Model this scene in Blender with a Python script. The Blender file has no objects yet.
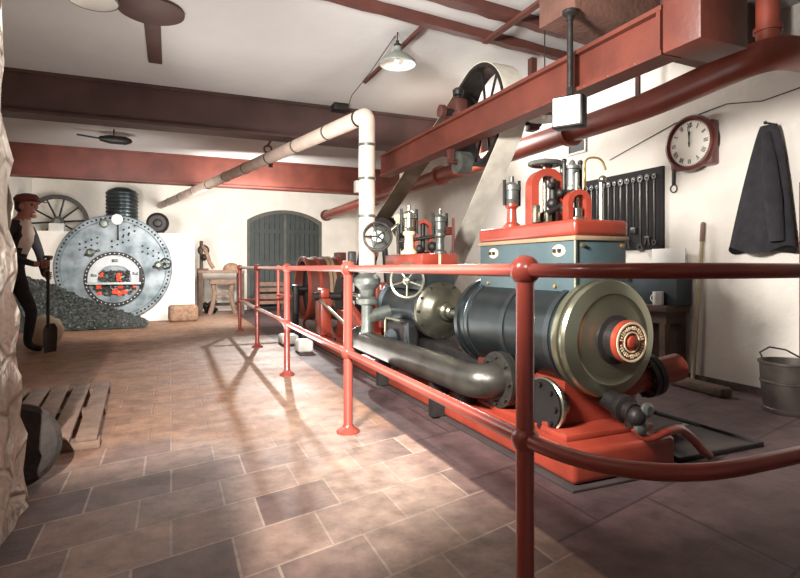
import bpy, bmesh, math, random
from mathutils import Vector as V, Matrix as M
random.seed(7)
sc = bpy.context.scene
COL = sc.collection
PI = math.pi

# ------------------------------------------------------------------ materials
def lin(c):
    return tuple((x/255/12.92 if x/255 <= .04045 else ((x/255+.055)/1.055)**2.4) for x in c)
def rgba(c): return (*lin(c), 1)

def mat(name, c, rough=.5, metal=0., var=.25, scale=6., bump=.0, bscale=40., c2=None, coat=0.):
    m = bpy.data.materials.new(name); m.use_nodes = True
    nt = m.node_tree; N = nt.nodes; L = nt.links
    b = N['Principled BSDF']
    b.inputs['Roughness'].default_value = rough
    b.inputs['Metallic'].default_value = metal
    b.inputs['Coat Weight'].default_value = coat
    tc = N.new('ShaderNodeTexCoord')
    nz = N.new('ShaderNodeTexNoise'); nz.inputs['Scale'].default_value = scale; nz.inputs['Detail'].default_value = 6
    L.new(tc.outputs['Object'], nz.inputs['Vector'])
    rp = N.new('ShaderNodeValToRGB')
    a = lin(c)
    lo = lin(c2) if c2 else tuple(x*(1-var) for x in a)
    rp.color_ramp.elements[0].position = .35; rp.color_ramp.elements[1].position = .62
    rp.color_ramp.elements[0].color = (*lo, 1); rp.color_ramp.elements[1].color = (*a, 1)
    L.new(nz.outputs['Fac'], rp.inputs['Fac']); L.new(rp.outputs['Color'], b.inputs['Base Color'])
    if bump:
        n2 = N.new('ShaderNodeTexNoise'); n2.inputs['Scale'].default_value = bscale; n2.inputs['Detail'].default_value = 5
        L.new(tc.outputs['Object'], n2.inputs['Vector'])
        bp = N.new('ShaderNodeBump'); bp.inputs['Strength'].default_value = bump; bp.inputs['Distance'].default_value = .02
        L.new(n2.outputs['Fac'], bp.inputs['Height']); L.new(bp.outputs['Normal'], b.inputs['Normal'])
    return m

def emit(name, c, s):
    m = mat(name, c); b = m.node_tree.nodes['Principled BSDF']
    b.inputs['Emission Color'].default_value = rgba(c); b.inputs['Emission Strength'].default_value = s
    return m

whitewash = mat('whitewash', (232,225,214), .85, var=.12, scale=2.2, bump=.35, bscale=14)
ceil_m = mat('ceiling_plaster', (192,190,187), .9, var=.1, scale=1.3, bump=.2, bscale=10)
red = mat('red_paint', (150,60,44), .32, var=.25, scale=5, coat=.3)
rail_red = mat('railing_red', (156,68,56), .28, var=.2, scale=4, coat=.3)
oxide = mat('oxide_red', (103,50,38), .5, var=.3, scale=4, bump=.1)
oxide_dk = mat('oxide_brown', (88,48,39), .6, var=.3, scale=4, bump=.1)
beam_dk = mat('dark_beam_brown', (84,60,56), .6, var=.3, scale=3, bump=.1)  # duller, darker brown than the oxide of the other beam
pipe_red = mat('pipe_red', (146,70,54), .4, var=.3, scale=5)
timber = mat('dark_timber', (98,66,54), .8, var=.35, scale=5, bump=.4, bscale=25)
wood = mat('worn_wood', (134,108,92), .85, var=.35, scale=9, bump=.4, bscale=30)
wood_dk = mat('brown_wood', (92,72,58), .75, var=.4, scale=8, bump=.3)
pole_w = mat('pale_pole', (188,172,138), .7, var=.25, scale=6)
steel_dk = mat('blued_steel', (74,82,84), .33, .75, var=.45, scale=5)
lag = mat('planished_lagging', (62,70,72), .3, .7, var=.35, scale=3)
iron = mat('black_iron', (48,44,42), .5, .4, var=.4, scale=10, bump=.2)
iron_gr = mat('grey_iron', (120,124,118), .42, .6, var=.4, scale=12, bump=.1)
joint_m = mat('joint_strip', (150,126,100), .7, var=.2)
bright = mat('bright_steel', (178,178,160), .25, .9, var=.25, scale=5)
pipe_iron = mat('dull_pipe_iron', (82,80,74), .36, .6, var=.4, scale=6, bump=.06)
hp_cover = mat('dull_cover', (112,110,96), .3, .85, var=.4, scale=6)
cover_m = mat('polished_cover', (150,150,128), .28, .85, var=.3, scale=3)
blue = mat('blue_grey_paint', (70,88,92), .45, var=.25, scale=4)
brass = mat('brass', (190,160,100), .35, .8, var=.3, scale=8)
cream = mat('cream_paint', (224,206,168), .6, var=.15)
lagpipe = mat('pipe_lagging', (222,200,184), .8, var=.18, scale=5, bump=.2)
white = mat('white_enamel', (232,230,222), .35, var=.05)
face_w = mat('dial_white', (236,230,216), .6, var=.06)
black = mat('black', (22,20,20), .6, var=.2)
mahog = mat('mahogany', (104,46,38), .35, var=.3, scale=9, coat=.4)
enamel = mat('grey_enamel', (126,134,126), .4, var=.2)
cloth_dk = mat('charcoal_cloth', (46,44,48), .95, var=.35, scale=12, bump=.4, bscale=60)
belt_p = mat('canvas_belt', (232,226,210), .8, var=.2, scale=8)
belt_i = mat('belt_brown', (96,78,62), .7, var=.3, scale=8)
boiler_m = mat('boiler_plate', (148,156,160), .5, .3, var=.4, scale=3.5, c2=(88,102,106))
boiler_p = mat('furnace_plate', (196,198,198), .5, .2, var=.15)
door_m = mat('door_green_grey', (56,62,60), .6, var=.3, scale=5)
door_f = mat('door_frame_paint', (92,92,82), .7, var=.3)
coal_m = mat('coal', (66,70,66), .45, var=.6, scale=14, bump=.5)
stone_m = mat('grit_stone', (92,80,72), .9, var=.35, scale=10, bump=.6)
grind_m = mat('dark_grit', (62,54,50), .95, var=.35, scale=10, bump=.5)
brick_b = mat('wicker_brown', (152,120,96), .85, var=.4, scale=20, bump=.5)
zinc = mat('dull_zinc', (92,82,76), .5, .5, var=.4, scale=7)
skin_m = mat('skin', (168,112,92), .6, var=.15)
capm = mat('cap_cloth', (118,62,54), .9, var=.2)
shirt = mat('pale_shirt', (206,190,176), .9, var=.15)
sack_m = mat('sackcloth', (206,188,164), .95, var=.2, bump=.4)
board_g = mat('grey_board', (120,120,128), .7, var=.15)
tool_m = mat('tool_steel', (92,90,88), .4, .7, var=.4, scale=10)
rack_m = mat('rack_black', (34,30,30), .8, var=.3)
trough_m = mat('drain_iron', (58,48,46), .7, var=.3)
fire_m = emit('fire', (214,72,40), .75)
plaster_box = mat('blue_box', (56,66,72), .6, var=.25)

def stone_mat():
    m = mat('rubble_stone', (214,204,190), .95, var=.4, scale=3)
    nt = m.node_tree; N = nt.nodes; L = nt.links; b = N['Principled BSDF']
    tc = N['Texture Coordinate']; rp = N['Color Ramp']
    vo = N.new('ShaderNodeTexVoronoi'); vo.feature = 'DISTANCE_TO_EDGE'; vo.inputs['Scale'].default_value = 3.4
    mp = N.new('ShaderNodeMapping'); mp.inputs['Scale'].default_value = (1, .8, 1.25)
    L.new(tc.outputs['Object'], mp.inputs['Vector']); L.new(mp.outputs['Vector'], vo.inputs['Vector'])
    r2 = N.new('ShaderNodeValToRGB'); r2.color_ramp.elements[0].color = (.6,.57,.53,1); r2.color_ramp.elements[1].position = .06
    L.new(vo.outputs['Distance'], r2.inputs['Fac'])
    mx = N.new('ShaderNodeMix'); mx.data_type = 'RGBA'; mx.blend_type = 'MULTIPLY'; mx.inputs['Factor'].default_value = .8
    L.new(rp.outputs['Color'], mx.inputs['A']); L.new(r2.outputs['Color'], mx.inputs['B']); L.new(mx.outputs['Result'], b.inputs['Base Color'])
    nz = N.new('ShaderNodeTexNoise'); nz.inputs['Scale'].default_value = 16; L.new(tc.outputs['Object'], nz.inputs['Vector'])
    ad = N.new('ShaderNodeMath'); ad.operation = 'ADD'; L.new(r2.outputs['Color'], ad.inputs[0]); L.new(nz.outputs['Fac'], ad.inputs[1])
    bp = N.new('ShaderNodeBump'); bp.inputs['Strength'].default_value = .7; bp.inputs['Distance'].default_value = .04
    L.new(ad.outputs[0], bp.inputs['Height']); L.new(bp.outputs['Normal'], b.inputs['Normal'])
    return m
stone_wall = stone_mat()

def floor_mat():
    m = bpy.data.materials.new('quarry_floor'); m.use_nodes = True
    nt = m.node_tree; N = nt.nodes; L = nt.links; b = N['Principled BSDF']
    tc = N.new('ShaderNodeTexCoord'); sp = N.new('ShaderNodeSeparateXYZ'); L.new(tc.outputs['Object'], sp.inputs[0])
    def math_(op, a, bb):
        n = N.new('ShaderNodeMath'); n.operation = op
        for i, q in enumerate((a, bb)):
            if q is None: continue
            if isinstance(q, (int, float)): n.inputs[i].default_value = q
            else: L.new(q, n.inputs[i])
        return n.outputs[0]
    sk = math_('SUBTRACT', sp.outputs['Y'], math_('MULTIPLY', sp.outputs['X'], .27))
    cb = N.new('ShaderNodeCombineXYZ'); L.new(sp.outputs['X'], cb.inputs[0]); L.new(sk, cb.inputs[1])
    def brick(w, h, mort, c1, c2, cm):
        t = N.new('ShaderNodeTexBrick'); L.new(cb.outputs[0], t.inputs['Vector'])
        t.inputs['Scale'].default_value = 1; t.inputs['Brick Width'].default_value = w; t.inputs['Row Height'].default_value = h
        t.inputs['Mortar Size'].default_value = mort; t.inputs['Mortar Smooth'].default_value = .3
        t.inputs['Color1'].default_value = rgba(c1); t.inputs['Color2'].default_value = rgba(c2); t.inputs['Mortar'].default_value = rgba(cm)
        t.offset = .37
        return t
    tile = brick(.33, .29, .006, (158,132,118), (92,72,72), (166,148,136))
    slab = brick(.95, .62, .008, (88,68,68), (74,58,60), (56,44,44))
    far = brick(.24, .17, .003, (156,118,90), (138,100,78), (152,120,98))
    def ramp(v, a, c):
        n = N.new('ShaderNodeMapRange'); L.new(v, n.inputs['Value']); n.inputs['From Min'].default_value = a; n.inputs['From Max'].default_value = c
        return n.outputs['Result']
    def mixc(f, a, c, mode='MIX'):
        n = N.new('ShaderNodeMix'); n.data_type = 'RGBA'; n.blend_type = mode
        if isinstance(f, float): n.inputs['Factor'].default_value = f
        else: L.new(f, n.inputs['Factor'])
        L.new(a, n.inputs['A']); L.new(c, n.inputs['B']); return n.outputs['Result']
    n1 = N.new('ShaderNodeTexNoise'); n1.inputs['Scale'].default_value = 1.7; n1.inputs['Detail'].default_value = 8; L.new(tc.outputs['Object'], n1.inputs['Vector'])
    yy = math_('ADD', sp.outputs['Y'], math_('MULTIPLY', n1.outputs['Fac'], .8))
    c = mixc(ramp(yy, 3.4, 3.9), tile.outputs['Color'], far.outputs['Color'])
    c = mixc(ramp(sp.outputs['X'], 1.28, 1.30), c, slab.outputs['Color'])
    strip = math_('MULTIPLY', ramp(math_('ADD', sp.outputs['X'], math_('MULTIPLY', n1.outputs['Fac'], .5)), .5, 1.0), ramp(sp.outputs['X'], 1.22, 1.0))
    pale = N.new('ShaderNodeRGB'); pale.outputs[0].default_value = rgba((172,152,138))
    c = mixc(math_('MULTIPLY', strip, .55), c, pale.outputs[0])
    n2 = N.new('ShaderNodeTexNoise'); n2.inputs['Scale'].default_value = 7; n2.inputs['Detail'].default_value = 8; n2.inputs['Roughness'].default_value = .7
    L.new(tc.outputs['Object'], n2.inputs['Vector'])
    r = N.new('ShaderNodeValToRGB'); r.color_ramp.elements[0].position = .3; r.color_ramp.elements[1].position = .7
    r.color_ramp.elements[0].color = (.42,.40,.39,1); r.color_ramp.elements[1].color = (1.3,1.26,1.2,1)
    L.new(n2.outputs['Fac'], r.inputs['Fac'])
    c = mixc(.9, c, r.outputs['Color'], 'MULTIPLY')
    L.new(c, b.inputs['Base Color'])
    rr = ramp(n1.outputs['Fac'], .25, .8)
    L.new(math_('ADD', math_('MULTIPLY', rr, .25), .52), b.inputs['Roughness'])
    h = math_('ADD', math_('MULTIPLY', tile.outputs['Fac'], -.8), n2.outputs['Fac'])
    bp = N.new('ShaderNodeBump'); bp.inputs['Strength'].default_value = .35; bp.inputs['Distance'].default_value = .015
    L.new(h, bp.inputs['Height']); L.new(bp.outputs['Normal'], b.inputs['Normal'])
    return m
floor_m = floor_mat()

# ------------------------------------------------------------------ geometry helpers
def BM(): return bmesh.new()
def box(bm, c, s, rot=(0,0,0), bev=0., seg=2):
    from mathutils import Euler
    mx = M.Translation(V(c)) @ Euler(rot).to_matrix().to_4x4() @ M.Diagonal((*s, 1))
    vs = bmesh.ops.create_cube(bm, size=1, matrix=mx)['verts']
    if bev:
        es = list({e for v in vs for e in v.link_edges})
        bmesh.ops.bevel(bm, geom=es, offset=bev, segments=seg, affect='EDGES', profile=.5)
    return bm
def bx(bm, x0, x1, y0, y1, z0, z1, bev=0., seg=2):
    return box(bm, ((x0+x1)/2, (y0+y1)/2, (z0+z1)/2), (x1-x0, y1-y0, z1-z0), bev=bev, seg=seg)
def frame_of(ax):
    ax = V(ax).normalized()
    h = V((0,0,1)) if abs(ax.z) < .9 else V((1,0,0))
    u = ax.cross(h).normalized(); w = ax.cross(u).normalized()
    return ax, u, w
def lathe(bm, o, ax, prof, n=40, cap=True):
    ax, u, w = frame_of(ax); o = V(o); rings = []
    for r, t in prof:
        if r < 1e-5: rings.append([bm.verts.new(o+ax*t)])
        else: rings.append([bm.verts.new(o+ax*t+(u*math.cos(2*PI*k/n)+w*math.sin(2*PI*k/n))*r) for k in range(n)])
    for a, b in zip(rings, rings[1:]):
        for k in range(n):
            k2 = (k+1) % n
            if len(a) == 1 and len(b) == 1: continue
            if len(a) == 1: bm.faces.new((a[0], b[k], b[k2]))
            elif len(b) == 1: bm.faces.new((a[k], b[0], a[k2]))
            else: bm.faces.new((a[k], b[k], b[k2], a[k2]))
    if cap:
        for r in (rings[0], rings[-1]):
            if len(r) > 2: bm.faces.new(r)
    return bm
def cyl(bm, p0, p1, r0, r1=None, n=20):
    p0 = V(p0); p1 = V(p1); r1 = r0 if r1 is None else r1
    return lathe(bm, p0, p1-p0, [(r0, 0), (r1, (p1-p0).length)], n)
def ring(bm, o, ax, r0, r1, t0, t1, n=40):
    ax_, u, w = frame_of(ax); o = V(o); rs = []
    for r, t in ((r0,t0),(r1,t0),(r1,t1),(r0,t1)):
        rs.append([bm.verts.new(o+ax_*t+(u*math.cos(2*PI*k/n)+w*math.sin(2*PI*k/n))*r) for k in range(n)])
    for i in range(4):
        a, b = rs[i], rs[(i+1) % 4]
        for k in range(n): bm.faces.new((a[k], b[k], b[(k+1)%n], a[(k+1)%n]))
    return bm
def tube(bm, pts, r, n=12, closed=False):
    pts = [V(p) for p in pts]; rings = []; N = len(pts); u = None
    for i, p in enumerate(pts):
        if closed: t = pts[(i+1) % N]-pts[i-1]
        else: t = pts[min(i+1, N-1)]-pts[max(i-1, 0)]
        t.normalize()
        if u is None: u = frame_of(t)[1]
        u = (u-t*u.dot(t)).normalized(); w = t.cross(u)
        rr = r[i] if isinstance(r, (list, tuple)) else r
        rings.append([bm.verts.new(p+(u*math.cos(2*PI*k/n)+w*math.sin(2*PI*k/n))*rr) for k in range(n)])
    pairs = list(zip(rings, rings[1:])) + ([(rings[-1], rings[0])] if closed else [])
    for a, b in pairs:
        for k in range(n): bm.faces.new((a[k], a[(k+1)%n], b[(k+1)%n], b[k]))
    if not closed: bm.faces.new(rings[0]); bm.faces.new(rings[-1])
    return bm
def torus(bm, o, ax, R, r, n=40, m=10):
    ax, u, w = frame_of(ax); o = V(o)
    return tube(bm, [o+(u*math.cos(2*PI*k/n)+w*math.sin(2*PI*k/n))*R for k in range(n)], r, m, True)
def ball(bm, c, r, sx=(1,1,1), seg=16):
    bmesh.ops.create_uvsphere(bm, u_segments=seg, v_segments=max(6, seg*2//3), radius=r, matrix=M.Translation(V(c)) @ M.Diagonal((*sx, 1)))
    return bm
def bez(p0, p1, p2, n=8):
    p0, p1, p2 = V(p0), V(p1), V(p2)
    return [p0*(1-t)**2+p1*2*t*(1-t)+p2*t*t for t in [i/n for i in range(n+1)]]
def fil(pts, rad, n=8):
    """polyline with rounded corners"""
    pts = [V(p) for p in pts]; out = [pts[0]]
    for a, b, c in zip(pts, pts[1:], pts[2:]):
        out += bez(b+(a-b).normalized()*rad, b, b+(c-b).normalized()*rad, n)
    return out+[pts[-1]]

def wloc(p):
    l = V((0,0,0))
    while p is not None: l += p.location; p = p.parent
    return l
def obj(name, bm, m, parent=None, angle=35, weld=False):
    if weld: bmesh.ops.remove_doubles(bm, verts=bm.verts, dist=1e-5)
    bmesh.ops.recalc_face_normals(bm, faces=bm.faces)
    me = bpy.data.meshes.new(name)
    if parent is not None:
        bmesh.ops.translate(bm, verts=bm.verts, vec=-wloc(parent))
    bm.to_mesh(me); bm.free()
    me.shade_smooth(); me.set_sharp_from_angle(angle=math.radians(angle))
    for q in (m if isinstance(m, (list, tuple)) else [m]): me.materials.append(q)
    o = bpy.data.objects.new(name, me); COL.objects.link(o)
    o.parent = parent
    return o
def tag(o, label, cat, group=None, kind='thing'):
    o['label'] = label; o['category'] = cat; o['kind'] = kind
    if group: o['group'] = group
    return o
def thing(name, label, cat, loc, group=None):
    o = bpy.data.objects.new(name, None); COL.objects.link(o); o.location = loc; o.empty_display_size = .1
    return tag(o, label, cat, group)
def single(name, bm, m, label, cat, group=None, kind='thing', angle=35):
    """a thing of one mesh, its origin at its base"""
    vs = [v.co for v in bm.verts]
    c = V((sum(v.x for v in vs)/len(vs), sum(v.y for v in vs)/len(vs), min(v.z for v in vs)))
    bmesh.ops.translate(bm, verts=bm.verts, vec=-c)
    o = obj(name, bm, m, None, angle); o.location = c
    return tag(o, label, cat, group, kind)
def struct(name, bm, m, parent=None):
    o = obj(name, bm, m, parent)
    if parent is None: o['kind'] = 'structure'
    return o
def bolts(bm, o, ax, R, k, r=.012, t0=0., t1=.015, ph=0.):
    a, u, w = frame_of(ax); o = V(o)
    for i in range(k):
        q = o+(u*math.cos(2*PI*i/k+ph)+w*math.sin(2*PI*i/k+ph))*R
        cyl(bm, q+a*t0, q+a*t1, r, n=6)
    return bm

# ------------------------------------------------------------------ the setting
ZC = 2.95; XR = 4.27; YF = 13.0; XL = -2.6
bm = BM()
PX0, PX1, PY0, PY1 = 2.43, 2.80, 5.35, 7.65            # flywheel pit
for a in ((-4,PX0,-3,YF+.3), (PX1,6,-3,YF+.3), (PX0,PX1,-3,PY0), (PX0,PX1,PY1,YF+.3)):
    bm.faces.new([bm.verts.new(p) for p in ((a[0],a[2],0),(a[1],a[2],0),(a[1],a[3],0),(a[0],a[3],0))])
for q in (((PX0,PY0,0),(PX1,PY0,0),(PX1,PY0,-.6),(PX0,PY0,-.6)), ((PX0,PY1,0),(PX1,PY1,0),(PX1,PY1,-.6),(PX0,PY1,-.6)),
          ((PX0,PY0,0),(PX0,PY1,0),(PX0,PY1,-.6),(PX0,PY0,-.6)), ((PX1,PY0,0),(PX1,PY1,0),(PX1,PY1,-.6),(PX1,PY0,-.6)),
          ((PX0,PY0,-.6),(PX1,PY0,-.6),(PX1,PY1,-.6),(PX0,PY1,-.6))):
    bm.faces.new([bm.verts.new(p) for p in q])
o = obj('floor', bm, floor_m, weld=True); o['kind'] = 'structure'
struct('ceiling', bx(BM(), -4, 6, -3, YF+.3, ZC, ZC+.12), ceil_m)
struct('wall_right', bx(BM(), XR, XR+.3, -3, YF+.3, 0, ZC), whitewash)
struct('baseboard_right', bx(BM(), XR-.03, XR, -2, YF, 0, .05), stone_m)
struct('wall_left', bx(BM(), XL-.3, XL, 2.3, YF+.3, 0, ZC), whitewash)

# far wall with an arched doorway
DX0, DX1, DZS, DZC = 1.62, 3.41, 2.10, 2.36
def arch(n=16):
    w = (DX1-DX0)/2; h = DZC-DZS; R = (w*w+h*h)/(2*h); cx = (DX0+DX1)/2; cz = DZC-R
    a0 = math.asin(w/R)
    return [(cx+R*math.sin(-a0+2*a0*i/n), cz+R*math.cos(-a0+2*a0*i/n)) for i in range(n+1)]
AR = arch()
bm = BM()
def wallpoly(bm, pts, y0, y1):
    f = [bm.verts.new((x,y0,z)) for x,z in pts]; b = [bm.verts.new((x,y1,z)) for x,z in pts]
    bm.faces.new(f); bm.faces.new(b)
    for i in range(len(pts)):
        j = (i+1) % len(pts); bm.faces.new((f[i],f[j],b[j],b[i]))
    return bm
wallpoly(bm, [(XL-.3,0),(DX0,0),(DX0,DZS),(DX0,ZC),(XL-.3,ZC)], YF, YF+.3)
wallpoly(bm, [(DX1,0),(XR+.3,0),(XR+.3,ZC),(DX1,ZC),(DX1,DZS)], YF, YF+.3)
for (xa,za),(xb,zb) in zip(AR, AR[1:]): wallpoly(bm, [(xa,za),(xb,zb),(xb,ZC),(xa,ZC)], YF, YF+.3)
struct('wall_far', bm, whitewash)

# arched double door
d = bpy.data.objects.new('door_1', None); COL.objects.link(d); d.location = ((DX0+DX1)/2, YF+.12, 0); d['kind'] = 'structure'
d['label'] = 'dark green-grey arched double door in the far whitewashed wall'
bm = BM(); outer = [(DX0,0)]+AR+[(DX1,0)]
inn = [(DX0+.07,0)]+[((x-(DX0+DX1)/2)*.92+(DX0+DX1)/2, z-.08) for x,z in AR]+[(DX1-.07,0)]
for i in range(len(outer)-1): wallpoly(bm, [outer[i], outer[i+1], inn[i+1], inn[i]], YF+.03, YF+.16)
obj('door_frame', bm, door_f, d)
def topz(x):
    for (xa,za),(xb,zb) in zip(AR, AR[1:]):
        if xa <= x <= xb: return za+(zb-za)*(x-xa)/(xb-xa)-.06
    return DZS-.06
cx = (DX0+DX1)/2
for x0, x1 in ((DX0+.06, cx-.01), (cx+.01, DX1-.06)):
    bm = BM(); k = 7; w = (x1-x0)/k
    for i in range(k):
        a = x0+i*w+.006; b = x0+(i+1)*w-.006
        wallpoly(bm, [(a,.02),(b,.02),(b,topz(b)),(a,topz(a))], YF+.08, YF+.12)
    bx(bm, x0, x1, YF+.115, YF+.13, .02, 2.05)
    lf = obj('door_leaf', bm, door_m, d)
    e = BM()
    for z in (.35, 1.1, 1.85): bx(e, x0, x1, YF+.06, YF+.08, z-.05, z+.05)
    obj('ledge', e, door_m, lf)
obj('meeting_post', bx(BM(), cx-.035, cx+.035, YF+.05, YF+.075, .02, 2.26), door_f, d)
bm = BM(); torus(bm, (cx+.13, YF+.04, 1.0), (0,1,0), .045, .01, 20, 8); obj('ring_handle', bm, iron, d)

# near stone wall with a ragged end
bm = BM(); prof = [(0,2.68),(.3,2.60),(.7,2.50),(1.0,2.44),(1.3,2.42),(1.5,2.37),(1.58,2.33),(2.0,2.27),(ZC,2.22)]
def edge_y(z):
    for (za,ya),(zb,yb) in zip(prof, prof[1:]):
        if za <= z <= zb: return ya+(yb-ya)*(z-za)/(zb-za)
ny, nz_ = 60, 36; g = {}
for j in range(nz_+1):
    z = ZC*j/nz_
    for i in range(ny+1):
        t = i/ny
        if t < .75: y = -2+(edge_y(z)+2)*t/.75; x = -.55
        else: s = (t-.75)/.25; y = edge_y(z)+.05*math.sin(s*PI/2); x = -.55-(XL*-1-.55+.1)*s*s
        jx = (random.random()-.5)*.035
        g[i,j] = bm.verts.new((x+jx, y+(random.random()-.5)*.03, z))
for j in range(nz_):
    for i in range(ny): bm.faces.new((g[i,j],g[i+1,j],g[i+1,j+1],g[i,j+1]))
bk = [bm.verts.new((XL-.1,-2,0)), bm.verts.new((XL-.1,-2,ZC))]
bm.faces.new([g[0,j] for j in range(nz_+1)]+[bk[1],bk[0]])
struct('wall_near', bm, stone_wall)

struct('unseen_shadow_pier', bx(BM(), -.56, -.30, -.5, -.2, 0, 2.05, .02), stone_wall)  # added pier, unseen behind the camera, to throw shade on the near floor
# brick setting round the boiler front
BXc, BZ, BR, BY = -.94, .985, .955, 11.0
bm = BM()
n = 48; circ = [(BXc+(BR-.03)*math.cos(2*PI*k/n), BZ+(BR-.03)*math.sin(2*PI*k/n)) for k in range(n)]
SX1 = .41; SZ = 1.63
bx(bm, XL+.001, SX1, BY+.06, BY+.45, 0, SZ)
bx(bm, XL+.001, SX1, BY+.45, YF-.001, 0, 1.33)
struct('wall_boiler', bm, whitewash)

# ------------------------------------------------------------------ ceiling beams
def ibeam_x(bm, x0, x1, y0, y1, z0, z1, tw=.1, tf=.03):
    bx(bm, x0, x1, y0, y1, z0, z0+tf); bx(bm, x0, x1, y0, y1, z1-tf, z1)
    yc = (y0+y1)/2; bx(bm, x0, x1, yc-tw/2, yc+tw/2, z0+tf, z1-tf)
    return bm
single('ceiling_beam', ibeam_x(BM(), XL+.001, XR-.001, 6.35, 6.62, 2.52, ZC-.001, .2), beam_dk, 'broad dark brown ceiling beam across the room, nearer the camera', 'beam')
single('ceiling_beam', ibeam_x(BM(), XL+.001, XR-.001, 10.1, 10.35, 2.44, ZC-.001, .19), oxide, 'red oxide ceiling beam spanning the room above the boiler front', 'beam')
def joist(x0, y0, x1, y1, w, h, label):
    bm = BM(); k = 24; a = V((x0,y0,0)); b = V((x1,y1,0)); t = (b-a).normalized(); nn = V((-t.y,t.x,0)); prev = None
    for i in range(k+1):
        p = a.lerp(b, i/k); jw = random.uniform(-.008,.008); jz = random.uniform(-.006,.006)
        r = [bm.verts.new((p+nn*(w/2+jw)).to_tuple()[:2]+(ZC-.001,)), bm.verts.new((p-nn*(w/2+jw)).to_tuple()[:2]+(ZC-.001,)),
             bm.verts.new((p-nn*(w/2+jw)).to_tuple()[:2]+(ZC-h+jz,)), bm.verts.new((p+nn*(w/2+jw)).to_tuple()[:2]+(ZC-h+jz,))]
        if prev:
            for q in range(4): bm.faces.new((prev[q], prev[(q+1)%4], r[(q+1)%4], r[q]))
        else: bm.faces.new(r)
        prev = r
    bm.faces.new(prev)
    return single('ceiling_joist', bm, oxide_dk, label, 'joist')
joist(.35, 3.62, 3.6, 3.99, .065, .075, 'rough reddish-brown joist under the ceiling nearest the hanging lampshade')
joist(.9, 3.31, 3.75, 3.62, .09, .075, 'rough brown ceiling joist between the lampshade joist and the broad dark timber')
bm = BM(); box(bm, (3.2, 2.78, 2.74), (2.0, .32, .40), (0,0,.06), bev=.01)
single('timber_beam', bm, timber, 'broad dark timber beam at top right from which the black rod hangs', 'beam')

# ------------------------------------------------------------------ overhead girder, hanger, pipe
GX = 2.32
t = thing('overhead_girder', 'long red riveted girder slung beneath the ceiling carrying the belt pulley', 'girder', (GX, 3.9, 2.06))
bm = BM(); y0, y1 = 1.98, 5.95
bx(bm, GX-.07, GX+.07, y0, y1, 2.06, 2.085); bx(bm, GX-.07, GX+.07, y0, y1, 2.285, 2.31); bx(bm, GX-.03, GX+.03, y0, y1, 2.085, 2.285)
obj('i_section', bm, oxide, t)
for y in (2.0, 2.62, 5.9):
    obj('stiffener', bx(BM(), GX-.068, GX-.03, y-.012, y+.012, 2.085, 2.285), oxide, t)
for i in range(20): obj('rivet', ball(BM(), (GX-.072+.01, 2.15+i*.19, 2.073), .012, seg=8), oxide, t)
bm = BM(); bx(bm, GX-.07, GX+.26, 1.76, 1.975, 2.06, ZC-.001, .012)
single('girder_post', bm, oxide, 'wide red box post dropping from the ceiling to the near end of the girder', 'post')
bm = BM(); bx(bm, GX+.6, 3.44, 2.36, 2.58, 2.42, ZC-.002, .01)
single('gap_shade_block', bm, timber, 'dark block standing in for the shadowed gap beside the upright red riser pipe', 'beam')  # made-up dark block in place of the shade in this gap

# hanging rod and square white panel
HX, HY = 2.20, 2.59
t = thing('hanging_rod', 'black iron rod with a flange hanging from the broad dark timber', 'rod', (HX, HY, 2.04))
obj('rod', cyl(BM(), (HX,HY,2.06), (HX,HY,2.53), .018), iron, t)
bm = BM(); lathe(bm, (HX,HY,2.535), (0,0,-1), [(.045,0),(.045,.02),(.022,.035),(.022,.06)]); obj('flange', bm, iron, t)
bm = BM(); cyl(bm, (HX,HY,2.03), (HX,HY,2.075), .02, n=6); obj('nut', bm, iron, t)
t = thing('lamp_box', 'square white-faced box lamp in a dark frame hung under the girder', 'lamp', (HX+.02, HY, 1.86))
rz = math.radians(-58)
bm = BM(); box(bm, (HX+.02,HY+.03,1.935), (.19,.10,.19), (0,0,rz), bev=.012); obj('case', bm, iron, t)
bm = BM(); c0 = V((HX+.02,HY+.03,1.935)); dn = V((math.sin(rz),-math.cos(rz),0))
box(bm, c0+dn*.052, (.165,.012,.168), (0,0,rz), bev=.003); obj('white_face', bm, white, t)
obj('hook', cyl(BM(), (HX+.02,HY+.03,2.03), (HX+.02,HY+.03,2.058), .008), iron, t)

# big red exhaust pipe
t = thing('exhaust_main', 'fat red pipe running high along the right wall and bending at the near end', 'pipe', (3.5, 7.5, 2.12))
XP, ZP, RP = 3.5, 2.29, .105
obj('pipe', tube(BM(), fil([(XP,12.97,ZP-.02),(XP,3.2,ZP),(XP,2.22,ZP+.08),(XR-.01,2.22,ZP+.1)], .22, 10), RP, 24), pipe_red, t)
for y in (4.1, 6.8, 9.5):
    bm = BM(); ring(bm, (XP,y,ZP), (0,1,0), RP-.005, RP+.035, -.015, .015); ring(bm, (XP,y,ZP), (0,1,0), RP-.005, RP+.035, .018, .045); obj('flange', bm, pipe_red, t)
bm = BM(); lathe(bm, (XP,12.9,ZP-.02), (0,1,0), [(RP+.03,0),(RP+.03,.09)]); obj('wall_collar', bm, oxide_dk, t)
for y in (3.4, 5.9):
    obj('hanger_strap', bx(BM(), XP+.09, XP+.11, y-.02, y+.02, ZP-.02, ZC-.002), oxide_dk, t)
t = thing('riser_pipe', 'upright red pipe rising from the bend of the fat pipe to the ceiling', 'pipe', (3.56, 2.30, 2.44))
obj('pipe', cyl(BM(), (3.56,2.30,ZP+.16), (3.56,2.30,ZC-.002), .07), pipe_red, t)
obj('collar', lathe(BM(), (3.56,2.30,2.52), (0,0,1), [(.085,0),(.085,.025)]), pipe_red, t)
bm = BM(); bx(bm, XR-.03, XR-.001, 1.55, 2.10, 2.40, 2.66, .004); bx(bm, XR-.03, XR-.001, 1.55, 2.10, 2.665, ZC-.01, .004)
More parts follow.
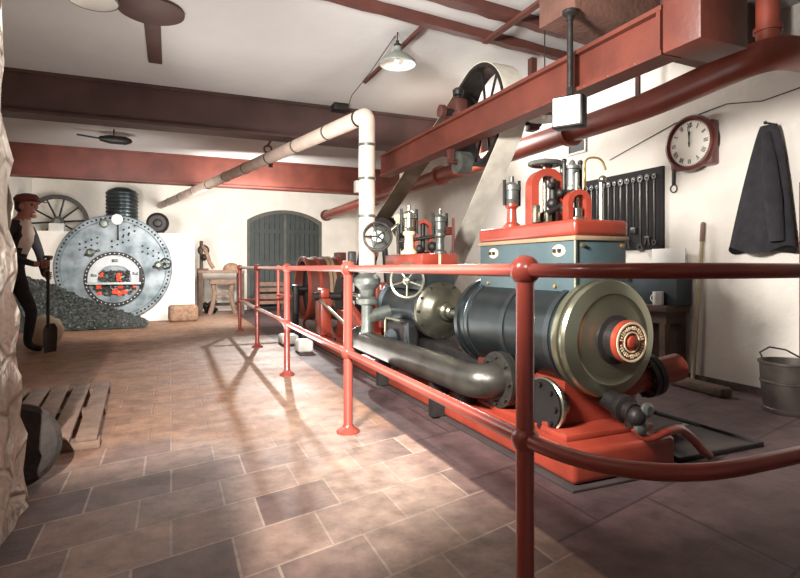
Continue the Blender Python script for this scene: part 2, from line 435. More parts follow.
single('wall_boarding', bm, board_g, 'grey boarding on the right wall above the red pipe bend', 'boarding')

# ------------------------------------------------------------------ pulley, shaft, belt
PYc, PZc, PXc, PR = 4.18, 2.35, 2.61, .445
FYc, FZc, FR = 6.56, .62, 1.02
t = thing('belt_pulley', 'dark spoked belt pulley turning above the red girder', 'pulley', (PXc, PYc, PZc-PR))
bm = BM(); ring(bm, (PXc,PYc,PZc), (1,0,0), PR-.03, PR, -.115, .115, 64); obj('rim', bm, iron, t)
obj('hub', lathe(BM(), (PXc-.09,PYc,PZc), (1,0,0), [(.05,0),(.07,.02),(.07,.16),(.05,.18)]), iron, t)
for k in range(10):
    a = 2*PI*k/10+.15; u = V((0, math.cos(a), math.sin(a)))
    obj('spoke', cyl(BM(), V((PXc,PYc,PZc))+u*.06, V((PXc,PYc,PZc))+u*(PR-.02), .013, .011, 8), iron, t)
t = thing('line_shaft', 'steel shaft with bearing blocks lying on the red girder', 'shaft', (GX, PYc, 2.31))
obj('shaft', cyl(BM(), (GX-.15,PYc,PZc), (3.2,PYc,PZc), .032), iron, t)
bm = BM(); bx(bm, GX-.07, GX+.07, PYc-.15, PYc+.15, 2.311, 2.345, .008); bx(bm, GX-.06, GX+.06, PYc-.08, PYc+.08, 2.345, 2.47, .03); obj('bearing_block', bm, oxide_dk, t)
bm = BM(); lathe(bm, (GX,PYc,2.47), (0,0,1), [(.02,0),(.02,.03),(.045,.04),(.05,.08),(.03,.1),(0,.105)]); obj('grease_cup', bm, iron, t)
bm = BM(); lathe(bm, (GX-.19,PYc,PZc), (1,0,0), [(.04,0),(.055,.01),(.055,.05),(.035,.07)]); obj('shaft_collar', bm, oxide_dk, t)
bm = BM(); bx(bm, 3.06, 3.16, PYc-.06, PYc+.06, PZc-.08, PZc+.08, .02); bx(bm, 3.08, 3.14, PYc-.03, PYc+.03, PZc+.08, ZC-.001); obj('hanger_bearing', bm, oxide_dk, t)
# belt round the pulley and the flywheel
def belt_path(off):
    c1 = V((0,PYc,PZc)); c2 = V((0,FYc,FZc)); D = (c2-c1); L = D.length; ang = math.atan2(D.z, D.y)
    r1 = PR+off; r2 = FR+off; b = math.asin((r2-r1)/L); pts = []
    # tangent points: upper side angle = ang + pi/2 + b
    a1 = ang+PI/2+b; a2 = ang-PI/2-b
    n = 24
    for i in range(n+1):                    # round the small pulley, from a1 to a2 the long way (away from the flywheel)
        a = a1+(2*PI-(a1-a2))*i/n
        pts.append(c1+V((0,math.cos(a),math.sin(a)))*r1)
    p0 = c1+V((0,math.cos(a2),math.sin(a2)))*r1; q0 = c2+V((0,math.cos(a2),math.sin(a2)))*r2
    for i in range(1, 8): pts.append(p0.lerp(q0, i/8))
    for i in range(n+1):
        a = a2+(a1-a2)*i/n
        pts.append(c2+V((0,math.cos(a),math.sin(a)))*r2)
    p0 = c2+V((0,math.cos(a1),math.sin(a1)))*r2; q0 = c1+V((0,math.cos(a1),math.sin(a1)))*r1
    for i in range(1, 8): pts.append(p0.lerp(q0, i/8))
    return pts
def ribbon(off0, off1, x0, x1):
    A = belt_path(off0); B = belt_path(off1); bm = BM(); rows = []
    for p, q in zip(A, B): rows.append([bm.verts.new((x0,p.y,p.z)), bm.verts.new((x1,p.y,p.z)), bm.verts.new((x1,q.y,q.z)), bm.verts.new((x0,q.y,q.z))])
    for i in range(len(rows)):
        a, b = rows[i], rows[(i+1) % len(rows)]
        for k in range(4): bm.faces.new((a[k], a[(k+1)%4], b[(k+1)%4], b[k]))
    return bm
t = thing('drive_belt', 'broad pale belt slanting from the overhead pulley down to the flywheel', 'belt', (PXc, 5.3, 1.4))
obj('outer_ply', ribbon(.006, .011, PXc-.11, PXc+.11), belt_p, t)
o = obj('inner_ply', ribbon(.001, .006, PXc-.11, PXc+.11), belt_i, t); o['label'] = 'dark brown inner face of the belt'  # inner ply a darker brown than the outer one
# small idler drum under the girder
t = thing('idler_drum', 'small grey drum slung below the red girder beside the pulley', 'drum', (GX+.12, 4.32, 1.84))
bm = BM(); ring(bm, (GX+.12,4.32,1.95), (1,0,0), .03, .1, -.06, .06, 32); obj('drum', bm, iron_gr, t)
bm = BM(); bx(bm, GX-.02, GX+.02, 4.29, 4.35, 1.93, 2.06); cyl(bm, (GX-.03,4.32,1.95), (GX+.2,4.32,1.95), .018); obj('bracket', bm, oxide_dk, t)

# ------------------------------------------------------------------ lagged steam pipe
SXp, SYp, SZp = 1.6, 4.54, 2.35
dirp = V((-.211,.977,0)).normalized(); endp = V((SXp,SYp,SZp))+dirp*8.64
t = thing('steam_pipe', 'cream lagged steam pipe rising from the engine and running back above the floor', 'pipe', (SXp, SYp, .9))
path = fil([(SXp,SYp,.98),(SXp,SYp,SZp),endp], .07, 6)
obj('lagging', tube(BM(), path, .072, 20), lagpipe, t)
for z in (1.45, 1.78, 2.08):
    obj('band', ring(BM(), (SXp,SYp,z), (0,0,1), .068, .078, -.012, .012, 24), iron_gr, t)
for s in (.14, .75, 1.5, 2.3, 3.15, 4.0, 4.9, 5.8, 6.8, 7.8):
    obj('band', ring(BM(), V((SXp,SYp,SZp))+dirp*s, dirp, .068, .078, -.012, .012, 24), iron_gr if s > .2 else iron, t)
hp = V((SXp,SYp,SZp))+dirp*2.35
bm = BM(); torus(bm, hp+V((0,0,.115)), (0,1,0), .045, .012, 20, 8); cyl(bm, hp+V((0,0,.155)), hp+V((0,-.2,.175)), .014); obj('hanger_hook', bm, oxide_dk, t)
obj('bolt', cyl(BM(), hp+V((0.03,-.03,-.11)), hp+V((.03,-.03,-.06)), .025, n=8), iron, t)

# ------------------------------------------------------------------ the engine
EX, EZ = 2.0, .645
E = thing('steam_engine', 'large red and dark steel steam engine on a red bedplate behind the railing', 'steam engine', (EX, 4.3, 0))
bm = BM(); bx(bm, 1.66, 2.30, 1.93, 7.15, .012, .17, .03, 3); bx(bm, 1.72, 2.28, 2.05, 7.05, .165, .20, .01)
bed = obj('bedplate', bm, red, E)
obj('foundation_edge', bx(BM(), 1.63, 2.33, 1.90, 7.18, 0, .013, .003), trough_m, bed)
for y in (2.3, 3.2, 4.1, 5.0, 5.9, 6.8): obj('holding_bolt', cyl(BM(), (1.69,y,.165), (1.69,y,.2), .02, n=6), iron, bed)

# low pressure cylinder
bm = BM(); lathe(bm, (EX,2.15,EZ), (0,1,0), [(.278,0),(.278,.02),(.268,.03),(.268,.88),(.278,.89),(.278,.95),(.29,.95),(.29,.99),(.16,1.02),(.1,1.03),(.1,1.12)], 64)
lp = obj('low_pressure_cylinder', bm, lag, E)
for y in (2.22, 2.62, 3.02): obj('lagging_band', ring(BM(), (EX,y,EZ), (0,1,0), .262, .275, -.02, .02, 64), steel_dk, lp)
bm = BM(); lathe(bm, (EX,2.15,EZ), (0,-1,0), [(.27,0),(.292,.0),(.295,.02),(.29,.035),(.272,.04),(.272,.052),(.29,.056),(.294,.075),(.285,.092),(.25,.105),(.225,.112),(.215,.108),(.19,.112),(.12,.12),(.1,.122)], 72, False)
cv = obj('cylinder_cover', bm, cover_m, E)
bm = BM(); lathe(bm, (EX,2.03,EZ), (0,-1,0), [(.12,0),(.12,.012),(.098,.02),(.098,.07)], 40); obj('gland_neck', bm, iron, cv)
bm = BM(); lathe(bm, (EX,1.962,EZ), (0,-1,0), [(.09,0),(.102,.005),(.102,.028),(.095,.034),(.0,.036)], 48); cap = obj('tail_rod_cap', bm, red, E)
bm = BM()
ring(bm, (EX,1.926,EZ), (0,-1,0), .085, .094, 0, .004, 48); ring(bm, (EX,1.926,EZ), (0,-1,0), .044, .05, 0, .004, 40)
for k in range(34):
    a = 2*PI*k/34
    if k in (0, 17): continue
    box(bm, (EX+.067*math.cos(a), 1.924, EZ+.067*math.sin(a)), (.017 if k % 3 else .009, .004, .006), (0,-a,0))
o = obj('raised_lettering', bm, cream, cap); o['label'] = 'cream ring lettering on the red cap'
bm = BM(); lathe(bm, (EX,1.926,EZ), (0,-1,0), [(.03,0),(.028,.012),(.012,.016),(0,.016)], 24); obj('centre_boss', bm, red, cap)

# lp steam chest
bm = BM(); bx(bm, 1.862, 2.195, 2.15, 3.06, .84, 1.15, .006); ch = obj('low_pressure_steam_chest', bm, blue, E)
bm = BM(); bx(bm, 1.850, 2.207, 2.14, 3.07, 1.135, 1.158, .004); obj('cover_joint', bm, joint_m, ch)
bm = BM(); bx(bm, 1.852, 2.205, 2.142, 3.068, 1.158, 1.243, .022, 4); obj('red_lid', bm, red, ch)
bm = BM(); bx(bm, 1.856, 1.868, 2.144, 2.156, .88, 1.135)
for y in (2.28, 2.9):
    b2 = BM(); ball(b2, (1.862,y,1.085), .052, (.2,1,.62), 24)
    p = obj('oval_nameplate', b2, cream, ch)
    b3 = BM(); bx(b3, 1.845, 1.854, y-.03, y-.008, 1.075, 1.095); bx(b3, 1.845, 1.854, y+.008, y+.03, 1.075, 1.095); obj('plate_relief', b3, iron, p)
obj('corner_strip', bm, bright, ch)
bm = BM()
for x in (1.9, 2.16): cyl(bm, (x,2.15,1.11), (x,2.136,1.11), .01, n=8)
for y in (2.3, 2.6, 2.95): cyl(bm, (1.862,y,.9), (1.848,y,.9), .01, n=8)
obj('cover_studs', bm, brass, ch)

def arch_frame(name, c, w, h, th, dep, m, rz=0.):
    """an upside-down U standing on c, in the plane turned rz from the X-Z plane"""
    bm = BM(); r = w/2; pts = [(-r,0),(-r,h-r)]+[(-r*math.cos(PI*i/12), h-r+r*math.sin(PI*i/12)) for i in range(1,12)]+[(r,h-r),(r,0)]
    rows = []
    for i, (x, z) in enumerate(pts):
        xi = x*(1-th/r); zi = z if z <= h-r else h-r+(z-h+r)*(1-th/r)
        row = []
        for xx, zz, yy in ((x,z,-dep/2),(x,z,dep/2),(xi,zi,dep/2),(xi,zi,-dep/2)):
            p = M.Rotation(rz, 3, 'Z') @ V((xx,yy,0)); row.append(bm.verts.new((c[0]+p.x, c[1]+p.y, c[2]+zz)))
        rows.append(row)
    for a, b in zip(rows, rows[1:]):
        for k in range(4): bm.faces.new((a[k], b[k], b[(k+1)%4], a[(k+1)%4]))
    bm.faces.new(rows[0]); bm.faces.new(rows[-1])
    return obj(name, bm, m, E, 50)
def lubricator(x, y, z, s, base=red, pot=iron_gr):
    bm = BM(); lathe(bm, (x,y,z), (0,0,1), [(.045*s,0),(.045*s,.015*s),(.028*s,.03*s),(.024*s,.10*s),(.036*s,.115*s),(.036*s,.13*s)], 24)
    L_ = obj('lubricator', bm, base, E)
    bm = BM(); lathe(bm, (x,y,z+.13*s), (0,0,1), [(.034*s,0),(.04*s,.02*s),(.036*s,.025*s),(.036*s,.07*s),(.042*s,.075*s),(.042*s,.1*s),(.03*s,.11*s),(.012*s,.12*s),(.012*s,.15*s),(0,.155*s)], 24); obj('oil_pot', bm, pot, L_)
    for q in (-1, 1):
        bm = BM(); cyl(bm, (x+q*.048*s,y,z+.12*s), (x+q*.048*s,y,z+.26*s), .009*s, n=8); cyl(bm, (x+q*.03*s,y,z+.15*s), (x+q*.05*s,y,z+.15*s), .008*s, n=8); obj('sight_glass', bm, iron, L_)
    return L_
# gear on the big chest
lubricator(1.93, 2.80, 1.242, 1.12)
arch_frame('valve_bonnet', (2.0,2.57,1.242), .20, .325, .042, .10, red, -.25)
arch_frame('valve_bonnet', (2.0,2.30,1.242), .13, .17, .028, .07, red, -.25)
for y, z1 in ((2.57,1.62),(2.30,1.5)):
    bm = BM(); lathe(bm, (2.0,y,1.242), (0,0,1), [(.05,0),(.05,.02),(.03,.03),(.03,.07),(.012,.08),(.012,z1-1.242)], 20); obj('valve_spindle', bm, bright, E)
bm = BM(); torus(bm, (2.0,2.57,1.60), (0,0,1), .085, .014, 32, 8)
for k in range(4):
    a = k*PI/2+.4; cyl(bm, (2.0,2.57,1.60), (2.0+.085*math.cos(a),2.57+.085*math.sin(a),1.60), .009, n=8)
ball(bm, (2.0,2.57,1.605), .028); obj('hand_wheel', bm, iron_gr, E)
bm = BM()
for q in ((2.0,2.50,1.36,.035),(2.03,2.47,1.42,.025),(2.06,2.44,1.38,.03),(1.97,2.48,1.46,.02),(2.02,2.42,1.33,.03)): ball(bm, q[:3], q[3])
cyl(bm, (1.93,2.46,1.3), (2.12,2.40,1.40), .016); cyl(bm, (2.0,2.5,1.26), (2.0,2.5,1.5), .02); cyl(bm, (2.09,2.4,1.25), (2.09,2.4,1.44), .018)
obj('governor_linkage', bm, iron, E)
bm = BM(); box(bm, (1.90,2.52,1.30), (.03,.04,.1), bev=.006); box(bm, (1.945,2.47,1.285), (.03,.03,.07), bev=.006); obj('bright_bracket', bm, bright, E)
bm = BM(); lathe(bm, (2.02,2.36,1.41), (0,0,1), [(.03,0),(.045,.01),(.042,.03),(.036,.035),(.036,.12),(.046,.125),(.046,.14),(.02,.15),(.012,.17),(0,.18)], 24); o = obj('sight_feed_lubricator', bm, iron_gr, E)
for q in (-.055, .055):
    bm = BM(); cyl(bm, (2.02+q,2.36,1.42), (2.02+q,2.36,1.57), .011, n=10); ball(bm, (2.02+q,2.36,1.575), .015, seg=10); obj('side_tube', bm, iron, o)
bm = BM(); tube(bm, fil([(2.09,2.34,1.25),(2.09,2.34,1.44),(2.09,2.34,1.60),(2.17,2.30,1.60),(2.19,2.29,1.53)], .04, 6), .006, 8); obj('copper_feed_pipe', bm, brass, E)
bm = BM(); cyl(bm, (2.13,2.26,1.242), (2.13,2.26,1.47), .013, n=10); ball(bm, (2.13,2.25,1.47), .022, seg=10); obj('relief_column', bm, bright, E)
lubricator(2.11, 2.55, 1.242, 1.25, iron_gr, iron_gr)

# distance piece and saddles
bm = BM(); bx(bm, 1.86, 2.14, 3.1, 4.05, .19, .42, .03)
obj('distance_piece', bm, iron, E)
obj('piston_rod', cyl(BM(), (EX,3.2,EZ), (EX,3.95,EZ), .03), bright, E)
bm = BM()
def saddle(y, w0, w1, z0, z1, d):
    b = BM(); pr = [(-w0,z0),(w0,z0),(w0,z0+.03),(w1,z0+.1),(w1*.95,z1),(-w1*.95,z1),(-w1,z0+.1),(-w0,z0+.03)]
    f = [b.verts.new((EX+x,y-d,z)) for x,z in pr]; g_ = [b.verts.new((EX+x,y+d,z)) for x,z in pr]
    b.faces.new(f); b.faces.new(g_)
    for i in range(len(pr)):
        j = (i+1) % len(pr); b.faces.new((f[i],f[j],g_[j],g_[i]))
    return b
obj('cylinder_saddle', saddle(2.32, .27, .17, .19, .42, .12), red, E)
obj('cylinder_saddle', saddle(2.98, .25, .16, .19, .42, .08), oxide, E)
obj('cylinder_saddle', saddle(4.45, .22, .14, .19, .46, .12), iron, E)
# blank flange on the left of the saddle
fc = V((1.77,2.26,.30)); fa = V((-1,-.12,0))
bm = BM(); lathe(bm, fc, fa, [(.09,-.07),(.09,0),(.135,.0),(.138,.02),(.13,.026)], 44); fl = obj('outlet_flange', bm, bright, E)
bm = BM(); lathe(bm, fc, fa, [(.128,.024),(.128,.04),(.0,.044)], 44); bolts(bm, fc, fa, .105, 8, .012, .04, .058); o = obj('blank_cover', bm, black, fl); o['label'] = 'black cover plate with bright bolts'
# exhaust pipe along the bed
t1 = fil([(1.60,4.75,.33),(1.60,2.64,.345),(1.80,2.64,.36)], .15, 10)
obj('exhaust_pipe', tube(BM(), t1, .098, 24), pipe_iron, E)
bm = BM(); c = V((1.735,2.64,.355)); lathe(bm, c, (1,0,0), [(.1,-.02),(.16,-.02),(.16,.005),(.1,.005)], 40); lathe(bm, c, (1,0,0), [(.1,.01),(.16,.01),(.16,.035),(.1,.035)], 40)
bolts(bm, c, (-1,0,0), .132, 8, .014, .015, .035); obj('pipe_flange', bm, pipe_iron, E)
bm = BM(); lathe(bm, (1.60,4.70,.33), (0,1,0), [(.09,0),(.13,.0),(.13,.03),(.09,.03)], 32); lathe(bm, (1.60,4.78,.33), (0,1,0), [(.06,-.05),(.09,0),(.0,.05)], 24); obj('pipe_end_flange', bm, iron, E)
for y in (3.2, 4.2):
    obj('pipe_support', bx(BM(), 1.57, 1.68, y-.03, y+.03, .02, .27), iron, E)
bm = BM(); lathe(bm, (1.68,2.86,.22), (0,1,0), [(.05,0),(.07,.02),(.07,.1),(.05,.12)], 20); cyl(bm, (1.68,2.92,.19), (1.68,2.92,.3), .03, n=12); obj('drain_trap', bm, iron, E)
# drain gear in front
bm = BM()
cyl(bm, (2.0,2.12,.36), (1.99,1.99,.33), .05); lathe(bm, (1.99,1.99,.33), (-.1,-1,-.1), [(.06,0),(.065,.01),(.065,.05),(.045,.06),(.045,.1)], 20); ball(bm, (1.98,1.88,.31), .045); cyl(bm, (2.0,1.93,.25), (1.98,1.93,.36), .028)
obj('drain_cock', bm, iron, E)
bm = BM(); lathe(bm, (2.02,1.87,.34), (0,-1,.05), [(.02,0),(.034,.01),(.034,.025),(.02,.035)], 16); lathe(bm, (2.0,1.89,.26), (0,-1,0), [(.02,0),(.036,.01),(.036,.03),(.02,.04)], 16); obj('union_nut', bm, iron_gr, E)
obj('drain_rod', cyl(BM(), (2.02,1.86,.34), (2.28,1.80,.26), .011), iron, E)
t2 = [V(q) for q in ((1.99,1.90,.25),(2.045,1.872,.205),(2.156,1.868,.222),(2.269,1.886,.214),(2.375,1.906,.153),(2.475,1.929,.075),(2.56,1.955,.026))]
pts = []
for i in range(len(t2)-1):
    p0 = t2[max(i-1,0)]; p1 = t2[i]; p2 = t2[i+1]; p3 = t2[min(i+2,len(t2)-1)]
    for s in range(6):
        q = s/6; pts.append(.5*((2*p1)+(p2-p0)*q+(2*p0-5*p1+4*p2-p3)*q*q+(3*p1-p0-3*p2+p3)*q**3))
obj('drain_pipe', tube(BM(), pts+[t2[-1]], .022, 14), red, E)
# right hand branch
ba = V((2.12,2.22,.36)); bd = V((.86,-.1,.16)).normalized()
bm = BM(); cyl(bm, ba, ba+bd*.24, .075); obj('branch_pipe', bm, red, E)
bm = BM(); lathe(bm, ba+bd*.24, bd, [(.08,0),(.115,0),(.115,.03),(.085,.035),(.115,.04),(.115,.07),(.08,.07)], 28); bolts(bm, ba+bd*.24, -bd, .098, 8, .012, 0, .02); obj('branch_flange', bm, iron, E)
bm = BM(); q0 = ba+bd*.31; lathe(bm, q0, bd, [(.075,0),(.075,.17),(.06,.185),(0,.187)], 24); obj('branch_stub', bm, red, E)
obj('branch_foot', bx(BM(), 2.20, 2.27, 2.14, 2.22, .17, .34, .02), red, E)

# high pressure cylinder
before = set(E.children)
HZ = .635
bm = BM(); lathe(bm, (EX,4.05,HZ), (0,1,0), [(.235,0),(.235,.04),(.2,.05),(.2,.8),(.235,.81),(.235,.85),(.1,.87),(.06,.95)], 56); hpc = obj('high_pressure_cylinder', bm, steel_dk, E)
bm = BM(); lathe(bm, (EX,4.05,HZ), (0,-1,0), [(.22,0),(.235,.005),(.23,.03),(.2,.045),(.17,.05),(.13,.085),(.1,.09),(.075,.095),(.07,.14),(.05,.15),(.05,.2),(.032,.21)], 56, False); hcv = obj('high_pressure_cover', bm, hp_cover, E)
for k in range(12): obj('cover_bolt', bolts(BM(), (EX,4.05,HZ), (0,-1,0), .212, 1, .012, .03, .055, 2*PI*k/12), iron, hcv)
bm = BM(); bx(bm, 1.85, 2.15, 4.08, 4.85, .80, 1.0, .008); hch = obj('high_pressure_steam_chest', bm, steel_dk, E)
bm = BM(); bx(bm, 1.84, 2.17, 4.06, 4.87, 1.0, 1.095, .015); obj('red_lid', bm, red, hch)
bm = BM(); bx(bm, 1.99, 2.01, 4.055, 4.06, 1.0, 1.09); obj('lid_strap', bm, cream, hch)
arch_frame('valve_bonnet', (2.02,4.42,1.094), .16, .30, .03, .09, red, -.3)
bm = BM(); lathe(bm, (2.02,4.42,1.094), (0,0,1), [(.05,0),(.05,.02),(.02,.04),(.02,.27)], 18); obj('valve_spindle', bm, iron, E)
lubricator(1.88, 4.40, 1.094, 1.5, cream, bright)
lubricator(2.1, 4.25, 1.094, 1.35, iron_gr, iron_gr)
bm = BM(); bx(bm, 2.12, 2.22, 4.22, 4.34, 1.26, 1.33, .01); cyl(bm, (2.2,4.2,1.094), (2.2,4.2,1.40), .012, n=8); obj('red_bracket', bm, oxide, E)
bm = BM()
for q in ((1.95,4.55,1.2,.05),(1.9,4.6,1.28,.04),(2.07,4.33,1.16,.045),(1.93,4.30,1.14,.035)): ball(bm, q[:3], q[3])
cyl(bm, (1.80,4.45,1.2), (2.1,4.35,1.25), .016); cyl(bm, (1.8,4.55,1.32), (2.0,4.45,1.36), .013); cyl(bm, (1.82,4.5,1.1), (1.82,4.5,1.36), .016)
obj('valve_linkage', bm, iron, E)
bm = BM(); lathe(bm, (1.86,4.6,1.40), (0,0,1), [(.03,0),(.04,.03),(.025,.05),(.0,.06)], 16); cyl(bm, (1.86,4.6,1.1), (1.86,4.6,1.4), .02); obj('oil_cup', bm, cream, E)
# ring wheel of the drain valve in front of the cylinder
wa = V((-.62,-.78,0)).normalized(); wc = V((1.74,4.12,.875))
bm = BM(); torus(bm, wc, wa, .135, .012, 44, 10)
ax, u, w = frame_of(wa)
for k in range(5):
    a = 2*PI*k/5+.3; cyl(bm, wc, wc+(u*math.cos(a)+w*math.sin(a))*.135, .008, n=8)
lathe(bm, wc-wa*.02, wa, [(.03,0),(.03,.05),(.015,.06)], 16); cyl(bm, wc-wa*.16, wc, .014, n=10); obj('ring_hand_wheel', bm, bright, E)
for ch_ in set(E.children)-before: ch_.location.y -= .15; ch_.location.z += .015
# stop valve under the steam pipe
vb = V((SXp,SYp,0))
bm = BM(); lathe(bm, vb+V((0,0,.30)), (0,0,1), [(.06,0),(.06,.12),(.05,.16),(.05,.36),(.1,.38),(.1,.42),(.06,.44),(.07,.50),(.12,.55),(.12,.60),(.075,.64),(.085,.66),(.085,.68)], 28)
sv = obj('stop_valve', bm, iron_gr, E)
va = V((-.35,-.93,.1)).normalized(); vc = vb+V((.10,0,1.25))
bm = BM(); lathe(bm, vc-va*.02, va, [(.07,0),(.12,.03),(.125,.07),(.09,.1),(.05,.12),(.05,.18)], 28); obj('valve_body', bm, iron_gr, sv)
bm = BM(); torus(bm, vc+va*.16, va, .12, .012, 32, 8); ax, u, w = frame_of(va)
for k in range(5):
    a = 2*PI*k/5; cyl(bm, vc+va*.16, vc+va*.16+(u*math.cos(a)+w*math.sin(a))*.12, .008, n=8)
obj('valve_wheel', bm, iron, sv)
bm = BM(); cyl(bm, (SXp,SYp,.55), (1.87,SYp,.62), .06); obj('inlet_branch', bm, iron_gr, sv)
bm = BM(); box(bm, vb+V((.09,.05,1.2)), (.06,.06,.22), bev=.01); ball(bm, vb+V((.13,0,1.28)), .04); cyl(bm, vb+V((.02,-.05,1.2)), vb+V((.26,-.12,1.38)), .018); obj('trip_gear', bm, bright, sv)
bm = BM(); box(bm, vb+V((-.12,.06,1.05)), (.07,.06,.18), bev=.015); cyl(bm, vb+V((-.12,.06,.86)), vb+V((-.12,.06,1.0)), .03); obj('pressure_trap', bm, iron, sv)
# casing with a pale rounded edge below the cylinder
bm = BM(); bx(bm, 1.70, 1.86, 3.98, 4.35, .2, .56, .05, 4); cs = obj('valve_casing', bm, iron, E)
bm = BM(); tube(bm, fil([(1.69,4.32,.26),(1.69,4.32,.57),(1.69,3.98,.57)], .06, 6), .012, 10); obj('bright_edging', bm, bright, cs)
bm = BM()
for q in ((1.72,3.85,.36,.05),(1.74,3.7,.34,.045),(1.7,3.55,.33,.05),(1.75,3.42,.36,.04),(1.72,3.3,.36,.05)): ball(bm, q[:3], q[3], seg=12)
cyl(bm, (1.74,3.2,.34), (1.74,3.95,.37), .018); lathe(bm, (1.70,4.12,.42), (-1,-.4,0), [(.04,0),(.075,.02),(.075,.05),(.03,.07)], 20)
cyl(bm, (1.72,3.9,.2), (1.72,3.9,.56), .014); obj('drain_valves', bm, steel_dk, E)
# motion work behind
bm = BM(); bx(bm, 1.80, 1.90, 4.95, 6.2, .2, .5, .02); bx(bm, 2.1, 2.2, 4.95, 6.2, .2, .5, .02); bx(bm, 1.86, 2.14, 4.92, 5.05, .4, .85, .03)
obj('crosshead_guide', bm, red, E)
bm = BM(); box(bm, (1.74,5.2,.5), (.06,.7,.05), (.35,0,0), bev=.01); box(bm, (1.74,5.0,.42), (.06,.06,.36), (.3,0,0), bev=.01); obj('red_brace', bm, red, E)
obj('connecting_rod', cyl(BM(), (EX,5.2,EZ), (EX,6.45,EZ), .04, .05), bright, E)
bm = BM(); lathe(bm, (1.93,6.5,.64), (1,0,0), [(.05,0),(.25,.0),(.25,.06),(.05,.06)], 40); cyl(bm, (1.6,6.5,.64), (2.9,6.5,.64), .05); obj('crankshaft', bm, iron, E)
for x in (1.72, 2.34):
    bm = BM(); bx(bm, x-.07, x+.07, 6.36, 6.64, .0 if x > 2.3 else .17, .62, .02); bx(bm, x-.06, x+.06, 6.4, 6.6, .62, .74, .03); obj('main_bearing', bm, red, E)
obj('eccentric_rod', cyl(BM(), (1.62,4.9,.36), (1.66,6.4,.6), .022), bright, E)
bm = BM(); ring(bm, (PXc,FYc,FZc), (1,0,0), FR-.09, FR, -.135, .135, 80); lathe(bm, (PXc-.11,FYc,FZc), (1,0,0), [(.1,0),(.12,.02),(.12,.2),(.1,.22)], 28)
fw = obj('flywheel', bm, iron, E)
for k in range(6):
    a = 2*PI*k/6+.3; u = V((0,math.cos(a),math.sin(a))); c = V((PXc,FYc,FZc)); obj('spoke', cyl(BM(), c+u*.1, c+u*(FR-.07), .045, .035, 12), iron, fw)

# red ribbed drum beyond the engine
t = thing('drum_pulley', 'squat red banded drum on dark stands beyond the engine bed', 'drum', (1.98, 7.9, 0))
dc = V((2.03,7.9,.68))
bm = BM(); ring(bm, dc, (1,0,0), .41, .46, -.26, .26, 56); dr = obj('drum', bm, oxide, t)
for x, mm in ((-.25,red),(-.09,red),(.06,joint_m),(.12,joint_m),(.25,red)):
    obj('band', ring(BM(), dc, (1,0,0), .455, .48, x-.022, x+.022, 56), mm, dr)
for k in range(6):
    a = 2*PI*k/6; u = V((0,math.cos(a),math.sin(a))); obj('arm', cyl(BM(), dc, dc+u*.41, .03, .03, 10), iron, dr)
obj('shade_disc', ring(BM(), dc, (1,0,0), .0401, .415, -.16, -.14, 56), black, dr)  # added black disc standing in for the unlit inside of the drum
obj('shaft', cyl(BM(), dc-V((.4,0,0)), dc+V((.45,0,0)), .04), iron, t)
for x in (-.36, .38):
    bm = BM(); bx(bm, 2.03+x-.06, 2.03+x+.06, 7.72, 8.08, 0, .1, .01); bx(bm, 2.03+x-.04, 2.03+x+.04, 7.82, 7.98, .1, .74, .02); obj('stand', bm, iron, t)
obj('oil_box', bx(BM(), 2.28, 2.42, 7.80, 8.0, 1.1, 1.22, .01), oxide, t)
obj('oil_box_stay', bx(BM(), 2.33, 2.38, 7.86, 7.94, .74, 1.1), oxide_dk, t)
single('whitened_block', bx(BM(), 1.30, 1.52, 6.95, 7.25, 0, .12, .03, 3), white, 'whitewashed stone block on the floor before the red drum', 'block')
single('whitened_block', bx(BM(), 1.36, 1.54, 6.25, 6.5, 0, .14, .03, 3), white, 'whitewashed stone block on the floor beside the rail post', 'block')

# dark tray let into the floor in front of the engine
t = thing('drain_tray', 'dark iron drain tray lying on the floor at the engine front', 'tray', (2.7, 2.4, 0))
bm = BM(); bx(bm, 2.38, 3.03, 1.98, 2.82, .001, .012); obj('tray_bottom', bm, trough_m, t)
for a in ((2.38,3.03,1.98,2.0),(2.38,3.03,2.80,2.82),(2.38,2.40,2.0,2.80),(3.01,3.03,2.0,2.80)): obj('tray_edge', bx(BM(), *a, .001, .03, .004), iron, t)
bm = BM(); box(bm, (2.62,2.25,.06), (.3,.02,.13), (.95,0,.25), bev=.004)
single('steel_plate', bm, iron_gr, 'small loose grey steel plate propped in the drain tray', 'plate')

# ------------------------------------------------------------------ railing
RX = .985
R = thing('guard_railing', 'red pipe guard railing with ball joints around the engine', 'railing', (RX, 5, 0))
posts = [(RX,1.36),(RX,3.14),(RX,5.02),(RX,6.9),(RX,8.77),(2.0,8.77),(1.86,10.3),(2.62,.95)]
def post(x, y, top=True, h=.99):
    bm = BM(); lathe(bm, (x,y,0), (0,0,1), [(.07,0),(.07,.012),(.04,.03),(.0275,.05),(.0275,h-.02)], 20); p = obj('post', bm, rail_red, R)
    obj('ball_joint', ball(BM(), (x,y,h), .046, seg=20), rail_red, p); obj('ball_joint', ball(BM(), (x,y,.48), .042, seg=20), rail_red, p)
for x, y in posts[:4]+posts[4:]: post(x, y)
def railpath(z):
    return fil([(RX,8.77,z),(RX,.95,z),(2.62,.95,z)], .40, 14)
obj('top_rail', tube(BM(), railpath(.99), .021, 14), rail_red, R)
obj('lower_rail', tube(BM(), railpath(.48), .0225, 14), rail_red, R)
for z, nm in ((.99,'top_rail'),(.48,'lower_rail')):
    obj(nm, tube(BM(), [(RX,8.77,z),(2.0,8.77,z)], .021, 12), rail_red, R)
    obj(nm, tube(BM(), [(2.0,8.77,z),(1.86,10.3,z)], .021, 12), rail_red, R)

